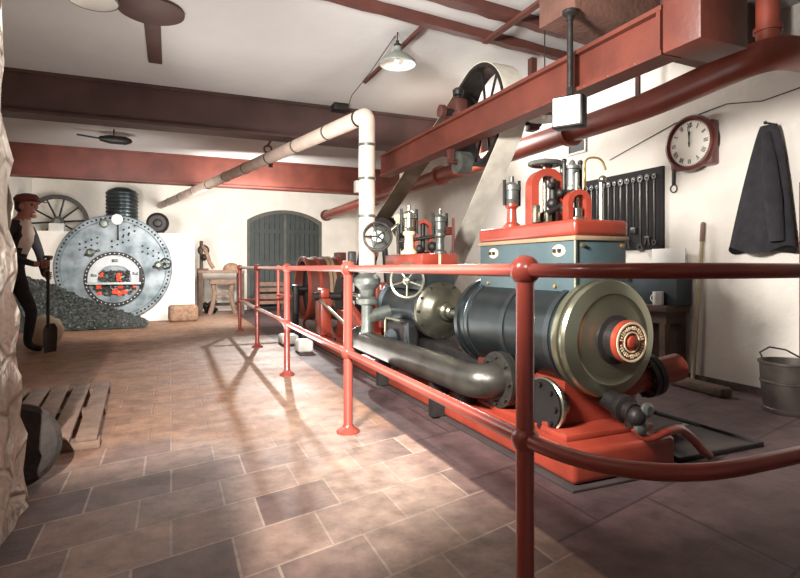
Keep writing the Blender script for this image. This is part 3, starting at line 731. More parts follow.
# ------------------------------------------------------------------ boiler front
B = thing('boiler', 'large round riveted blue-grey boiler front with a glowing furnace mouth', 'boiler', (BXc, BY, 0))
def bp(x, z, y=0): return (BXc+x, BY-y, BZ+z)
bm = BM(); lathe(bm, (BXc,BY+.055,BZ), (0,-1,0), [(BR,0),(BR,.055),(BR-.02,.075),(BR-.1,.08),(BR-.11,.055),(.5,.055)], 96); pl = obj('front_plate', bm, boiler_m, B)
for k in range(76):
    a = 2*PI*k/76; obj('rivet', ball(BM(), bp((BR-.055)*math.cos(a), (BR-.055)*math.sin(a), .025), .018, seg=8), iron, pl)
for gx, gz, k, s in ((-.55,.32,4,1),(.05,.55,4,1),(.45,.30,4,-1),(-.05,.38,4,1)):
    for i in range(k):
        for j in range(2): obj('stay_end', ball(BM(), bp(gx+i*.09, gz+j*.1+i*.04*s, .005), .017, seg=8), iron, pl)
fz = -.20; FRr = .47
bm = BM(); ring(bm, bp(0,fz), (0,-1,0), FRr-.04, FRr+.02, -.01, .06, 64); obj('furnace_ring', bm, iron, B)

for k in range(40): obj('ring_bolt', bolts(BM(), bp(0,fz,.06), (0,-1,0), FRr-.01, 1, .012, 0, .015, 2*PI*k/40), boiler_p, B)
# upper white furnace plate with arched mouth (built as a strip between arcs)
bm = BM(); n = 28; R1 = FRr-.04; aw, ah = .275, .30
def mouth(t):      # t 0..1 around the arch, from right foot to left foot
    a = PI*t; return (aw*math.copysign(abs(math.cos(a))**.7, math.cos(a)), -.06+ah*abs(math.sin(a))**.8)
rows = []
for i in range(n+1):
    tt = i/n; a = PI*tt; o_ = (R1*math.cos(a), R1*math.sin(a) if 0 < i < n else -.06); m_ = mouth(tt)
    rows.append([bm.verts.new(bp(q[0], fz+q[1], yy)) for q in (o_, m_) for yy in (.03, .0)])
for a, b in zip(rows, rows[1:]):
    bm.faces.new((a[0],b[0],b[2],a[2])); bm.faces.new((a[2],b[2],b[3],a[3])); bm.faces.new((a[0],a[1],b[1],b[0]))
obj('furnace_plate', bm, boiler_p, B)
for x, z in ((-.33,.02),(.0,.28),(.33,.05)): obj('plate_catch', box(BM(), bp(x, fz+z+.05, .035), (.09,.02,.05), bev=.006), iron_gr, B)
obj('dead_plate', bx(BM(), BXc-R1, BXc+R1, BY-.14, BY+.0, BZ+fz-.10, BZ+fz-.06, .006), boiler_p, B)
bm = BM(); lathe(bm, bp(0,fz,-.02), (0,-1,0), [(R1,0),(R1,.012)], 48); obj('furnace_back', bm, black, B)
bm = BM()
for i in range(90):
    x = random.uniform(-.25,.25); z = random.uniform(-.05,.14)
    bmesh.ops.create_icosphere(bm, subdivisions=1, radius=random.uniform(.02,.04), matrix=M.Translation(V(bp(x, fz+z, .005))) @ M.Rotation(random.random()*3, 4, 'Y'))
fb = obj('fire_bed', bm, [coal_m, fire_m], B)
for p in fb.data.polygons: p.material_index = 1 if (hash((round(p.center.x*14), round(p.center.z*14))) % 5 == 0) else 0
bm = BM()
for i in range(150):
    x = random.uniform(-.34,.34); z = random.uniform(-.30,-.11)
    if x*x+z*z > .14: continue
    bmesh.ops.create_icosphere(bm, subdivisions=1, radius=random.uniform(.018,.032), matrix=M.Translation(V(bp(x, fz+z, .0))) @ M.Rotation(random.random()*3, 4, 'Y'))
fb = obj('ash_embers', bm, [fire_m, coal_m], B)
for p in fb.data.polygons: p.material_index = 0 if (hash((round(p.center.x*12), round(p.center.z*30))) % 5 < 2) else 1
bm = BM(); bx(bm, BXc+.40, BXc+.46, BY-.12, BY+.0, BZ+fz-.16, BZ+fz+.16, .01); obj('door_hinge', bm, iron, B)
def tap(x, z, r, nm='water_gauge'):
    bm = BM(); cyl(bm, bp(x,z,0), bp(x,z,.14), .035); lathe(bm, bp(x,z,.14), (0,-1,0), [(r*.6,0),(r,.02),(r,.05),(r*.5,.08)], 24); cyl(bm, bp(x-.1,z-.04,.1), bp(x+.14,z+.05,.1), .02); obj(nm, bm, iron_gr, B)
tap(-.37, .27, .07, 'check_valve'); tap(.72, .05, .075, 'blow_off_valve')
bm = BM(); torus(bm, bp(.84,.08,.12), (0,-1,0), .09, .014, 24, 8); cyl(bm, bp(.62,.02,.1), bp(.84,.08,.12), .022); obj('valve_wheel', bm, iron, B)
bm = BM(); lathe(bm, bp(.04,.87,.06), (0,-1,0), [(.09,0),(.095,.03),(.085,.04),(0,.041)], 32); obj('pressure_gauge', bm, face_w, B)
bm = BM(); lathe(bm, bp(-.17,.79,.03), (0,-1,0), [(.06,0),(.075,.03),(.06,.06),(0,.07)], 24); obj('gauge_cock', bm, iron_gr, B)
bm = BM(); box(bm, bp(.05,.64,.02), (.03,.03,.28), bev=.005); obj('gauge_pipe', bm, iron, B)
obj('sludge_label', bx(BM(), BXc-.6, BXc-.42, BY-.06, BY-.03, BZ-.68, BZ-.63), boiler_p, B)
# boiler shell behind and the ribbed dome on top
bm = BM(); cyl(bm, (BXc,BY+.46,BZ), (BXc,YF-.05,BZ), .8, n=64); obj('shell', bm, boiler_m, B)
prof_ = [(.27,0),(.3,.02),(.3,.07),(.25,.08)]
for i in range(8): prof_ += [(.25,.1+i*.055),(.265,.115+i*.055),(.265,.135+i*.055),(.25,.15+i*.055)]
prof_ += [(.22,.56),(.12,.6),(0,.61)]
bm = BM(); lathe(bm, (BXc+.06,BY+.75,1.76), (0,0,1), [(r_*1.08,t_*1.28) for r_,t_ in [(.29,-.02)]+prof_], 36); o = obj('ribbed_dome', bm, steel_dk, B); o['label'] = 'dark ribbed steam dome'

# spoked wheel and small round drum on the brickwork
t = thing('spoked_wheel', 'dark spoked wheel standing behind the brickwork at the left of the boiler', 'wheel', (-1.92, 11.62, 1.33))
wc = V((-1.92,11.62,1.83))
bm = BM(); ring(bm, wc, (.12,-1,0),   .43, .50, -.06, .06, 56); obj('rim', bm, iron, t)
bm = BM(); lathe(bm, wc-V((0,-.1,0)), (0,-1,0), [(.05,0),(.1,.02),(.1,.16),(.05,.2)], 24); obj('hub', bm, iron_gr, t)
for k in range(10):
    a = 2*PI*k/10+.1; u = V((math.cos(a),.12*math.cos(a),math.sin(a))); obj('spoke', cyl(BM(), wc+u*.07, wc+u*.44, .018, .015, 8), iron, t)
bm = BM(); bx(bm, -2.05, -1.79, 11.44, 11.52, 1.33, 1.80, .03); obj('pedestal', bm, white, t)
t = thing('round_drum', 'small round grey drum on the brickwork at the right of the boiler', 'drum', (-.22, 11.3, SZ))
bm = BM(); lathe(bm, (-.24,11.34,SZ+.2), (0,-1,0), [(.19,0),(.2,.02),(.2,.12),(.17,.15),(.15,.13),(.08,.13),(.06,.18),(0,.19)], 36); obj('drum', bm, iron, t)
obj('wooden_chock', bx(BM(), -.36, -.12, 11.2, 11.33, SZ+.0, SZ+.03), wood_dk, t)

# coal heap
bm = BM(); nx, ny_ = 34, 18; g = {}
def heap(x, y):
    P_ = ((-2.6,.9),(-2.0,.74),(-1.4,.42),(-.9,.22),(-.35,0),(0,0)); a = 0
    for (xa,za),(xb,zb) in zip(P_, P_[1:]):
        if xa <= x <= xb: a = za+(zb-za)*(x-xa)/(xb-xa)
    b = max(0, min(1, (y-9.75)/1.0)); return a*b**.8
for i in range(nx+1):
    for j in range(ny_+1):
        x = -2.58+i*(2.2/nx); y = 9.75+j*(1.16/ny_)
        g[i,j] = bm.verts.new((x, y, heap(x,y)+random.uniform(0,.02)))
for i in range(nx):
    for j in range(ny_): bm.faces.new((g[i,j],g[i+1,j],g[i+1,j+1],g[i,j+1]))
for k in range(1100):
    x = random.uniform(-2.5,-.4); y = random.uniform(9.8,10.85); h = heap(x,y)
    if h < .03 and random.random() < .85: continue
    bmesh.ops.create_icosphere(bm, subdivisions=1, radius=random.uniform(.025,.06), matrix=M.Translation((x,y,h+.01)) @ M.Rotation(random.random()*6, 4, V((random.random(),random.random(),1))) @ M.Diagonal((1,.75,.7,1)))
o = obj('coal', bm, coal_m, None, 10); tag(o, 'heap of dark coal banked against the lower left of the boiler front', 'coal', kind='stuff')

# wicker block at the foot of the brickwork
bm = BM(); box(bm, (.20,10.78,.15), (.5,.34,.30), (0,0,.1), bev=.06, seg=4)
single('brown_bale', bm, brick_b, 'brown bale on the floor at the right foot of the boiler brickwork', 'bale')

# ------------------------------------------------------------------ bench and clutter beside the boiler
t = thing('work_bench', 'plain wooden work bench against the far wall beside the arched door', 'bench', (1.0, 12.1, 0))
obj('bench_top', bx(BM(), .50, 1.42, 11.75, 12.5, .87, .93, .006), wood, t)
for x in (.55, 1.37):
    for y in (11.80, 12.45): obj('leg', bx(BM(), x-.04, x+.04, y-.04, y+.04, 0, .87), wood_dk, t)
obj('stretcher', bx(BM(), .55, 1.37, 12.43, 12.47, .15, .22), wood_dk, t)
t = thing('lathe_stand', 'pale cast iron stand with splayed legs beneath the work bench', 'stand', (1.0, 12.0, 0))
for s in (-1, 1):
    bm = BM(); tube(bm, [(1.0+s*.26,12.0,0),(1.0+s*.2,12.0,.2),(1.0+s*.16,12.0,.45),(1.0+s*.2,12.0,.66)], .05, 10); obj('leg', bm, wood, t)
bm = BM(); bx(bm, .74, 1.26, 11.9, 12.1, .64, .74, .01); obj('bed', bm, wood, t)
bm = BM(); bx(bm, .84, 1.16, 11.95, 12.05, .40, .46, .01); obj('tie_bar', bm, wood, t)
bm = BM(); ball(bm, (1.18,12.05,.93), .18, (1,.8,.9)); bmesh.ops.bisect_plane(bm, geom=bm.verts[:]+bm.edges[:]+bm.faces[:], plane_co=(0,0,.931), plane_no=(0,0,-1), clear_outer=True)
bmesh.ops.contextual_create(bm, geom=[e for e in bm.edges if e.is_boundary])
single('brown_sack', bm, brick_b, 'small brown mound-shaped sack on the right of the work bench', 'sack')
t = thing('drill_head', 'dark ornate iron drill head standing on the left of the work bench', 'tool', (.6, 12.1, .93))
bm = BM(); cyl(bm, (.58,12.15,.93), (.58,12.15,1.55), .035); bx(bm, .5,.72,12.05,12.25,.93,.97); obj('column', bm, wood_dk, t)
bm = BM(); torus(bm, (.62,12.1,1.35), (0,-1,0), .1, .02, 20, 8); ball(bm, (.63,12.1,1.2), .07); obj('gear', bm, iron, t)
bm = BM(); tube(bm, [(.6,12.1,1.45),(.68,12.08,1.3),(.74,12.06,1.1),(.82,12.05,.97)], .04, 8); obj('arm', bm, brick_b, t)
t = thing('iron_scraps', 'small heap of dark iron scraps on the floor under the work bench', 'scrap', (.75, 12.2, 0))
bm = BM()
for k in range(16): box(bm, (.7+random.uniform(-.1,.16),12.25+random.uniform(-.1,.1),.05+.012*k), (.16,.08,.05), (random.random(),random.random(),random.random()*3))
obj('scraps', bm, iron, t); t['kind'] = 'stuff'
# slatted crate by the door
t = thing('slatted_bench', 'low wooden slatted bench standing before the arched door', 'bench', (2.1, 12.7, 0))
for x in (1.78, 2.36): obj('upright', bx(BM(), x-.03, x+.03, 12.55, 12.62, 0, .65), wood_dk, t)
for z in (.2, .34, .48, .61): obj('slat', bx(BM(), 1.74, 2.40, 12.53, 12.55, z-.045, z+.045), wood, t)
obj('seat_board', bx(BM(), 1.74, 2.40, 12.55, 12.85, .28, .31), wood, t)

# ------------------------------------------------------------------ right wall fittings
CY, CZ, CR = 3.37, 2.08, .245
t = thing('wall_clock', 'round mahogany wall clock with Roman numerals on the right wall', 'clock', (XR-.09, CY, CZ-CR))
ca = V((-1,0,0)); c = V((XR-.001,CY,CZ))
bm = BM(); bx(bm, XR-.09, XR-.002, CY-.21, CY+.21, CZ-.21, CZ+.17, .02); obj('case', bm, mahog, t)
bm = BM(); lathe(bm, c+ca*.08, ca, [(CR-.05,0),(CR,.0),(CR,.02),(CR-.012,.04),(CR-.03,.045),(CR-.045,.03),(CR-.05,.02)], 64, False); obj('bezel', bm, mahog, t)
bm = BM(); lathe(bm, c+ca*.088, ca, [(CR-.042,0),(CR-.042,.012)], 64); dl = obj('dial', bm, face_w, t)
# seen from -X, up is +Z and right is -Y
def dialp(a, r, off=.1015): return c+ca*off+V((0,-math.sin(a)*r,math.cos(a)*r))
def stroke(bm, p, q, w, off=.1015):
    p, q = V(p), V(q); d_ = (q-p).normalized(); s = ca.cross(d_)*w/2
    f = [bm.verts.new(p+s), bm.verts.new(q+s), bm.verts.new(q-s), bm.verts.new(p-s)]; g_ = [bm.verts.new(v.co+ca*.0015) for v in f]
    bm.faces.new(f); bm.faces.new(g_)
    for i in range(4): bm.faces.new((f[i],f[(i+1)%4],g_[(i+1)%4],g_[i]))
bm = BM()
for h, s in enumerate(('XII','I','II','III','IIII','V','VI','VII','VIII','IX','X','XI')):
    a = 2*PI*h/12; up = V((0,-math.sin(a),math.cos(a))); rt = V((0,-math.cos(a),-math.sin(a)))
    W = {'I':.011,'V':.022,'X':.022}; tot = sum(W[k] for k in s); x = -tot/2; ctr = c+ca*.1015+up*.158; hh = .02
    for k in s:
        m_ = ctr+rt*(x+W[k]/2); e = rt*.009
        if k == 'I': stroke(bm, m_-up*hh, m_+up*hh, .0055)
        if k == 'V': stroke(bm, m_-up*hh, m_+up*hh-e, .0055); stroke(bm, m_-up*hh, m_+up*hh+e, .003)
        if k == 'X': stroke(bm, m_-up*hh-e, m_+up*hh+e, .003); stroke(bm, m_-up*hh+e, m_+up*hh-e, .0055)
        x += W[k]
obj('numerals', bm, black, dl)
bm = BM()
for k in range(60): stroke(bm, dialp(2*PI*k/60,.184), dialp(2*PI*k/60,.191), .003)
obj('minute_track', bm, black, dl)
bm = BM(); stroke(bm, dialp(-.1,-.03,.104), dialp(-.1,.15,.104), .006); obj('minute_hand', bm, black, t)
bm = BM(); stroke(bm, dialp(-.01,-.03,.107), dialp(-.01,.085,.107), .010); stroke(bm, dialp(-.01,.082,.107), dialp(-.01,.105,.107), .018); stroke(bm, dialp(0,-.009,.107), dialp(0,.009,.107), .016); obj('hour_hand', bm, black, t)

# tool board with spanners
t = thing('tool_board', 'black board on the right wall from which the spanners hang', 'board', (XR-.03, 4.18, 1.18))
obj('board', bx(BM(), XR-.035, XR-.002, 3.71, 4.74, 1.17, 1.95, .004), rack_m, t)
bm = BM()
ys = [3.78+i*.083 for i in range(12)]
for y in ys: cyl(bm, (XR-.035,y,1.865), (XR-.07,y,1.87), .006, n=8)
obj('pegs', bm, bright, t)
def spanner(y, L_, w, kind):
    bm = BM(); x = XR-.06; z1 = 1.86; z0 = z1-L_
    ring(bm, (x,y,z1), (1,0,0), w*.45, w, -.008, .008, 20)
    box(bm, (x,y,(z0+z1-w)/2), (.012, w*.7, L_-w-.01), bev=.003)
    if kind == 0: ring(bm, (x,y,z0-w*.2), (1,0,0), w*.5, w*1.15, -.009, .009, 6)
    elif kind == 1:
        for s in (-1, 1): box(bm, (x,y+s*w*.75,z0-.02), (.016,w*.55,.075), (s*.2,0,0), bev=.004)
        box(bm, (x,y,z0+.02), (.016,w*2,.03), bev=.004)
    else: box(bm, (x,y,z0), (.03,w*2.6,.06), bev=.006)
    return bm
words_ = ['nearest the clock', 'second from the clock', 'third from the clock', 'fourth from the clock', 'fifth from the clock', 'sixth from the clock', 'seventh from the clock', 'eighth from the clock', 'ninth from the clock', 'tenth from the clock', 'eleventh from the clock', 'furthest from the clock']
for i, y in enumerate(ys):
    kd = [0,1,0,2,1,0,0,1,2,0,1,0][i]; Ln = [.62,.6,.66,.5,.62,.45,.66,.56,.5,.6,.52,.58][i]
    nm = ('ring_spanner','open_spanner','hammer')[kd]; w = .026+.005*(i % 3)
    single(nm, spanner(y, Ln, w, kd), tool_m,
           '%s %s hanging on the black tool board, %s' % ('long dark steel' if Ln > .61 else 'dark steel', nm.replace('_',' '), words_[i]), 'hammer' if kd == 2 else 'spanner', 'tools on the black board')
bm = BM(); torus(bm, (XR-.02,3.60,1.72), (1,0,0), .035, .006, 16, 6); box(bm, (XR-.02,3.60,1.84), (.02,.03,.17), bev=.004); cyl(bm, (XR-.001,3.6,1.94), (XR-.04,3.6,1.94), .006, n=8)
single('key_hook', bm, iron, 'small iron hanger with a ring between tool board and clock', 'hook')

# coat
t = thing('hanging_coat', 'charcoal work coat hanging from a hook on the right wall', 'coat', (XR-.08, 2.74, 1.13))
bm = BM(); rows = []; nz2, ns = 22, 40
for j in range(nz2+1):
    q = j/nz2; z = 2.08-.95*q
    yl = 2.755+.015+(.255)*q**.85; yr = 2.665-.02-(.135)*q**.7
    row = []
    for i in range(ns):
        a = 2*PI*i/ns; cy, hw = (yl+yr)/2, (yl-yr)/2
        fold = 1+.16*q*math.sin(7*a+2*q)+.08*math.sin(13*a-3*q)*q
        dx = (.03+.045*q)*math.sin(a)*fold
        zz = z+(.03*math.sin(3*a) if j == nz2 else 0)
        row.append(bm.verts.new((min(XR-.004, XR-.075-dx*1.0), cy+hw*math.cos(a)*(1+.05*(fold-1)), zz)))
    rows.append(row)
for a, b in zip(rows, rows[1:]):
    for i in range(ns): bm.faces.new((a[i],a[(i+1)%ns],b[(i+1)%ns],b[i]))
bm.faces.new(rows[0]); bm.faces.new(rows[-1])
obj('body', bm, cloth_dk, t, 80)
bm = BM(); tube(bm, [(XR-.11,2.70,2.02),(XR-.135,2.665,1.8),(XR-.15,2.625,1.5),(XR-.145,2.60,1.19)], [.03,.05,.06,.05], 16); obj('sleeve', bm, cloth_dk, t, 80)
bm = BM(); cyl(bm, (XR-.002,2.715,2.10), (XR-.1,2.715,2.10), .008, n=8); ball(bm, (XR-.1,2.715,2.10), .014, seg=8); obj('hook', bm, iron, t)

# wall vent hole, wire and post
t = thing('wall_vent', 'small dark rectangular vent in the right wall under the fat pipe', 'vent', (XR-.02, 4.9, 2.3))
obj('opening', bx(BM(), XR-.012, XR-.002, 4.77, 5.03, 2.31, 2.45), black, t)
bm = BM()
for a in ((4.75,5.05,2.29,2.31),(4.75,5.05,2.45,2.47),(4.75,4.77,2.31,2.45),(5.03,5.05,2.31,2.45)): bx(bm, XR-.02, XR-.002, *a)
obj('frame', bm, whitewash, t)
bm = BM(); tube(bm, [(XR-.006,4.4,2.13),(XR-.006,3.6,2.32),(XR-.006,3.1,2.36),(XR-.006,2.8,2.30),(XR-.006,2.3,2.34)], .004, 6)
single('wall_wire', bm, iron, 'thin dark wire running along the right wall above the clock', 'wire')
bm = BM(); bx(bm, XR-.06, XR-.002, 2.44, 2.50, 0, 1.62, .006)
single('wall_post', bm, timber, 'narrow brown upright post against the right wall past the coat', 'post')
# bench table beside the engine
t = thing('side_bench', 'narrow dark wooden bench against the right wall behind the cylinder cover', 'bench', (4.1, 4.0, 0))
obj('bench_top', bx(BM(), 3.95, 4.235, 3.42, 4.62, .60, .66, .006), wood_dk, t)
obj('apron', bx(BM(), 3.98, 4.22, 3.45, 4.6, .50, .60), wood_dk, t)
for x in (3.995, 4.195):
    for y in (3.48, 4.56): obj('leg', bx(BM(), x-.03, x+.03, y-.03, y+.03, 0, .5), wood_dk, t)
obj('shelf', bx(BM(), 3.98, 4.22, 3.45, 4.6, .09, .12), wood_dk, t)
obj('back_panel', bx(BM(), 4.19, 4.21, 3.5, 4.55, .12, .5), wood_dk, t)
t = thing('tool_chest', 'dark blue-grey wooden tool chest on the narrow bench', 'chest', (4.13, 4.0, .66))
obj('body', bx(BM(), 4.05, 4.23, 3.40, 4.5, .661, .93, .006), plaster_box, t)
obj('lid', bx(BM(), 4.04, 4.235, 3.39, 4.51, .93, .98, .006), plaster_box, t)
obj('hasp', bx(BM(), 4.04, 4.05, 3.9, 3.95, .86, .95), iron, t)
t = thing('white_mug', 'white enamel mug on the near end of the narrow bench', 'mug', (4.0, 3.55, .66))
bm = BM(); lathe(bm, (4.0,3.55,.661), (0,0,1), [(.042,0),(.045,.005),(.046,.12),(.043,.12),(.041,.012),(0,.012)], 24); obj('cup', bm, white, t)
bm = BM(); torus(bm, (4.0,3.603,.72), (1,0,0), .03, .005, 16, 6); obj('handle', bm, white, t)
bm = BM(); box(bm, (XR-.035,3.42,1.035), (.008,.34,.10), (0,0,0)); 
single('white_board', bx(BM(), 4.20, 4.215, 3.44, 3.80, .982, 1.17, .002), white, 'white rectangular card propped on the blue-grey chest', 'card')
# pole, plank, bucket
t = thing('broom_pole', 'pale wooden pole leaning against the right wall beside the bench', 'pole', (4.15, 3.33, 0))
bm = BM(); cyl(bm, (4.17,3.34,0.0), (4.235,3.29,1.36), .017, .017, 14); obj('pole', bm, pole_w, t)
bm = BM(); cyl(bm, (4.2285,3.295,1.22), (4.2353,3.29,1.37), .021, .02, 14); ball(bm, (4.2353,3.29,1.37), .02, seg=12); obj('grip', bm, wood, t)
bm = BM(); box(bm, (3.92,3.08,.04), (.12,.52,.075), (0,0,-.1), bev=.02)
single('timber_offcut', bm, wood_dk, 'short brown timber lying on the floor below the pole', 'timber')
t = thing('metal_bucket', 'dark dented metal bucket with a wire handle by the right wall', 'bucket', (3.93, 2.40, 0))
bm = BM(); lathe(bm, (3.93,2.40,0), (0,0,1), [(.15,0),(.155,.01),(.155,.03),(.15,.035),(.165,.2),(.172,.205),(.172,.215),(.166,.22),(.172,.33),(.182,.335),(.182,.35),(.165,.35),(.15,.05),(0,.05)], 40); obj('body', bm, zinc, t)
bm = BM(); tube(bm, [(3.93-.17,2.40+.05,.34),(3.93-.12,2.40+.12,.40),(3.93,2.40+.13,.43),(3.93+.1,2.40+.08,.41),(3.93+.17,2.40-.02,.34)], .006, 8); obj('handle', bm, iron, t)

# ------------------------------------------------------------------ lamps and ceiling fittings
def shade_lamp(x, y, z, R_, label, ztop, cord=True):
    t = thing('pendant_lamp', label, 'lamp', (x, y, z), 'enamel pendant lamps')
    bm = BM(); lathe(bm, (x,y,z), (0,0,1), [(R_,0),(R_*1.02,.006),(R_*.95,.03),(R_*.62,.075),(R_*.3,.10),(R_*.2,.12),(R_*.2,.15),(R_*.16,.15),(R_*.27,.095),(R_*.6,.07),(R_*.92,.027),(R_*.98,.002)], 40, False)
    sh = obj('shade', bm, enamel, t)
    bm = BM(); lathe(bm, (x,y,z+.002), (0,0,1), [(R_*.97,0),(R_*.9,.024),(R_*.58,.066),(R_*.2,.092),(0,.095)], 40, False); o = obj('lining', bm, white, sh); o['label'] = 'white inner lining of the shade'
    bm = BM(); lathe(bm, (x,y,z+.15), (0,0,1), [(R_*.2,0),(R_*.2,.02),(R_*.1,.03),(R_*.1,.05)], 16); obj('cap', bm, iron, t)
    bm = BM(); ball(bm, (x,y,z+.045), .028, (1,1,1.3)); obj('bulb', bm, white, t)
    obj('cord', cyl(BM(), (x,y,z+.19), (x,y,ztop), .005, n=8), iron, t)
    return t
shade_lamp(1.73, 4.15, 2.68, .155, 'grey enamel lampshade hanging from the ceiling in front of the pulley', ZC)
shade_lamp(-.47, 4.0, 2.72, .15, 'grey enamel lampshade half cut off at the top left', ZC)
shade_lamp(2.66, 3.42, 2.14, .13, 'pale enamel lampshade just behind the square box lamp', ZC)
t = thing('ceiling_shadow_shape', 'dark disc and strip shaped like a lamp shadow on the ceiling, at top left', 'bracket', (-.15, 4.5, ZC-.03))  # made-up disc and strip drawing a lamp-shadow shape on the ceiling
bm = BM(); lathe(bm, (-.14,4.50,ZC-.03), (0,0,1), [(.22,0),(.235,.008),(.235,.029)], 40); obj('plate', bm, beam_dk, t)  # made-up disc of the ceiling shadow shape
bm = BM(); bx(bm, -.20, -.08, 4.68, 5.62, ZC-.026, ZC-.001, .004); obj('strap', bm, beam_dk, t)  # made-up strip of the ceiling shadow shape
bm = BM(); box(bm, (1.86,4.6,ZC-.02), (.03,1.5,.03), (0,0,0))
single('ceiling_conduit', bm, oxide_dk, 'thin brown conduit on the ceiling beside the grey hanging lampshade', 'conduit')
bm = BM(); bx(bm, 2.36, 2.41, 2.9, 3.85, ZC-.105, ZC-.08)
single('joist_strap', bm, oxide_dk, 'brown iron strap crossing under the two ceiling joists', 'strap')
bm = BM(); bx(bm, 1.77, 1.95, 6.18, 6.34, 2.87, ZC-.001, .006)
single('junction_box', bm, iron, 'small dark junction box where ceiling meets the broad dark beam', 'box')
bm = BM(); tube(bm, [(1.95,6.2,2.93),(1.80,5.6,2.86),(1.76,4.9,2.87),(1.73,4.2,ZC-.01)], .004, 6)
single('lamp_flex', bm, iron, 'thin flex looping from the junction box to the hanging lampshade', 'wire')
bm = BM(); lathe(bm, (-.95,8.6,2.80), (.98,.1,0), [(.0,0),(.035,.03),(.06,.15),(.06,.35),(.03,.42),(0,.44)], 20); cyl(bm, (-.75,8.62,2.85), (-.75,8.62,ZC), .01); cyl(bm, (-1.2,8.57,2.82), (-.93,8.6,2.8), .012)
single('insulator', bm, iron, 'dark elongated fitting hung from the ceiling between the two beams', 'fitting')
bm = BM(); bx(bm, XL+.001, XL+.09, 9.3, 9.42, 2.55, 2.63, .005)
single('wall_bracket', bm, iron, 'small dark bracket on the left wall under the ceiling', 'bracket')
bm = BM(); cyl(bm, (2.17,6.45,2.08), (2.17,6.45,2.52), .012); bx(bm, 2.11, 2.23, 6.40, 6.50, 1.93, 2.08, .01)
single('hanging_tag', bm, whitewash, 'white block hanging on a rod under the broad dark beam', 'block')

# ------------------------------------------------------------------ left side: pallet, grindstone, person, shovel
t = thing('slatted_pallet', 'weathered wooden slatted pallet lying on the floor by the stone wall', 'pallet', (-.65, 4.1, 0))
pa = math.radians(3.4); prt = M.Rotation(pa, 3, 'Z')
def pq(x, y, z): q = prt @ V((x, y, 0)); return (-.36+q.x, 3.40+q.y, z)
for i in range(5): obj('slat', box(BM(), pq(-.065-i*.135, .79, .058), (.105,1.58,.026), (0,0,pa+random.uniform(-.01,.01)), bev=.006), wood, t)
for y in (.05, .8, 1.5): obj('bearer', box(BM(), pq(-.335,y,.0225), (.66,.10,.045), (0,0,pa), bev=.005), wood, t)
bm = BM(); lathe(bm, (-.66,2.93,.19), (.35,-.92,.18), [(.0,-.065),(.16,-.065),(.185,-.045),(.19,0),(.185,.045),(.16,.065),(.03,.065),(.03,.02),(0,.02)], 40)
single('grindstone', bm, grind_m, 'round dark grindstone leaning at the end of the stone wall', 'grindstone')

# person, stooping a little to the right, one hand on the shovel
PXp, PYp = -1.70, 7.50
fw_ = V((.92,-.39,0)); sd = V((.39,.92,0))            # facing right in the picture; sd = away from the camera
def pp(f, s, z): return V((PXp,PYp,0))+fw_*f+sd*s+V((0,0,z))
verts = []; edges = []; rad = []
def vadd(p, r, link=None):
    verts.append(p); rad.append(r); i = len(verts)-1
    if link is not None: edges.append((link, i))
    return i
pel = vadd(pp(-.04,0,.92), .15)
wst = vadd(pp(-.01,0,1.08), .14, pel); chs = vadd(pp(.06,0,1.30), .165, wst); shd = vadd(pp(.09,0,1.47), .11, chs)
nk = vadd(pp(.13,0,1.56), .062, shd); hd0 = vadd(pp(.17,0,1.64), .085, nk); hd1 = vadd(pp(.185,0,1.73), .098, hd0); hd2 = vadd(pp(.18,0,1.80), .075, hd1)
HAND = []
SHp = pp(.46,-.06,0)                                       # shovel axis foot
for s in (-1, 1):
    a = vadd(pp(.08,s*.19,1.43), .072, shd)
    e = vadd(pp(.10,s*.25,1.14) if s < 0 else pp(.16,s*.24,1.18), .05, a)
    wz = 1.03 if s < 0 else .90
    w_ = vadd(pp(.36,-.06+s*.09,wz), .034, e)
    h_ = vadd(pp(.415,-.06+s*.055,wz+.005), .036, w_)
    HAND.append((s, wz))
    hip = vadd(pp(-.03,s*.10,.88), .10, pel); kn = vadd(pp(.03 if s < 0 else .16,s*.11,.48), .068, hip); an = vadd(pp(-.05 if s < 0 else .10,s*.11,.10), .048, kn)
    ft = vadd(pp(.02 if s < 0 else .17,s*.12,.05), .045, an); vadd(pp(.12 if s < 0 else .27,s*.13,.04), .036, ft)
def skin_mesh(vs, es, rs, root, sub=2):
    me = bpy.data.meshes.new('tmp'); me.from_pydata(vs, es, []); o = bpy.data.objects.new('tmp', me); COL.objects.link(o)
    md = o.modifiers.new('s', 'SKIN'); md.use_smooth_shade = True
    for i, v in enumerate(me.skin_vertices[0].data): v.radius = (rs[i], rs[i]); v.use_root = (i == root)
    o.modifiers.new('d', 'SUBSURF').levels = sub
    dg = bpy.context.evaluated_depsgraph_get(); dg.update(); me2 = bpy.data.meshes.new_from_object(o.evaluated_get(dg))
    bm = BM(); bm.from_mesh(me2); bpy.data.objects.remove(o); return bm
bm = skin_mesh(verts, edges, rad, pel)
def merge(bm, b2):
    me = bpy.data.meshes.new('x'); b2.to_mesh(me); b2.free(); bm.from_mesh(me); bpy.data.meshes.remove(me)
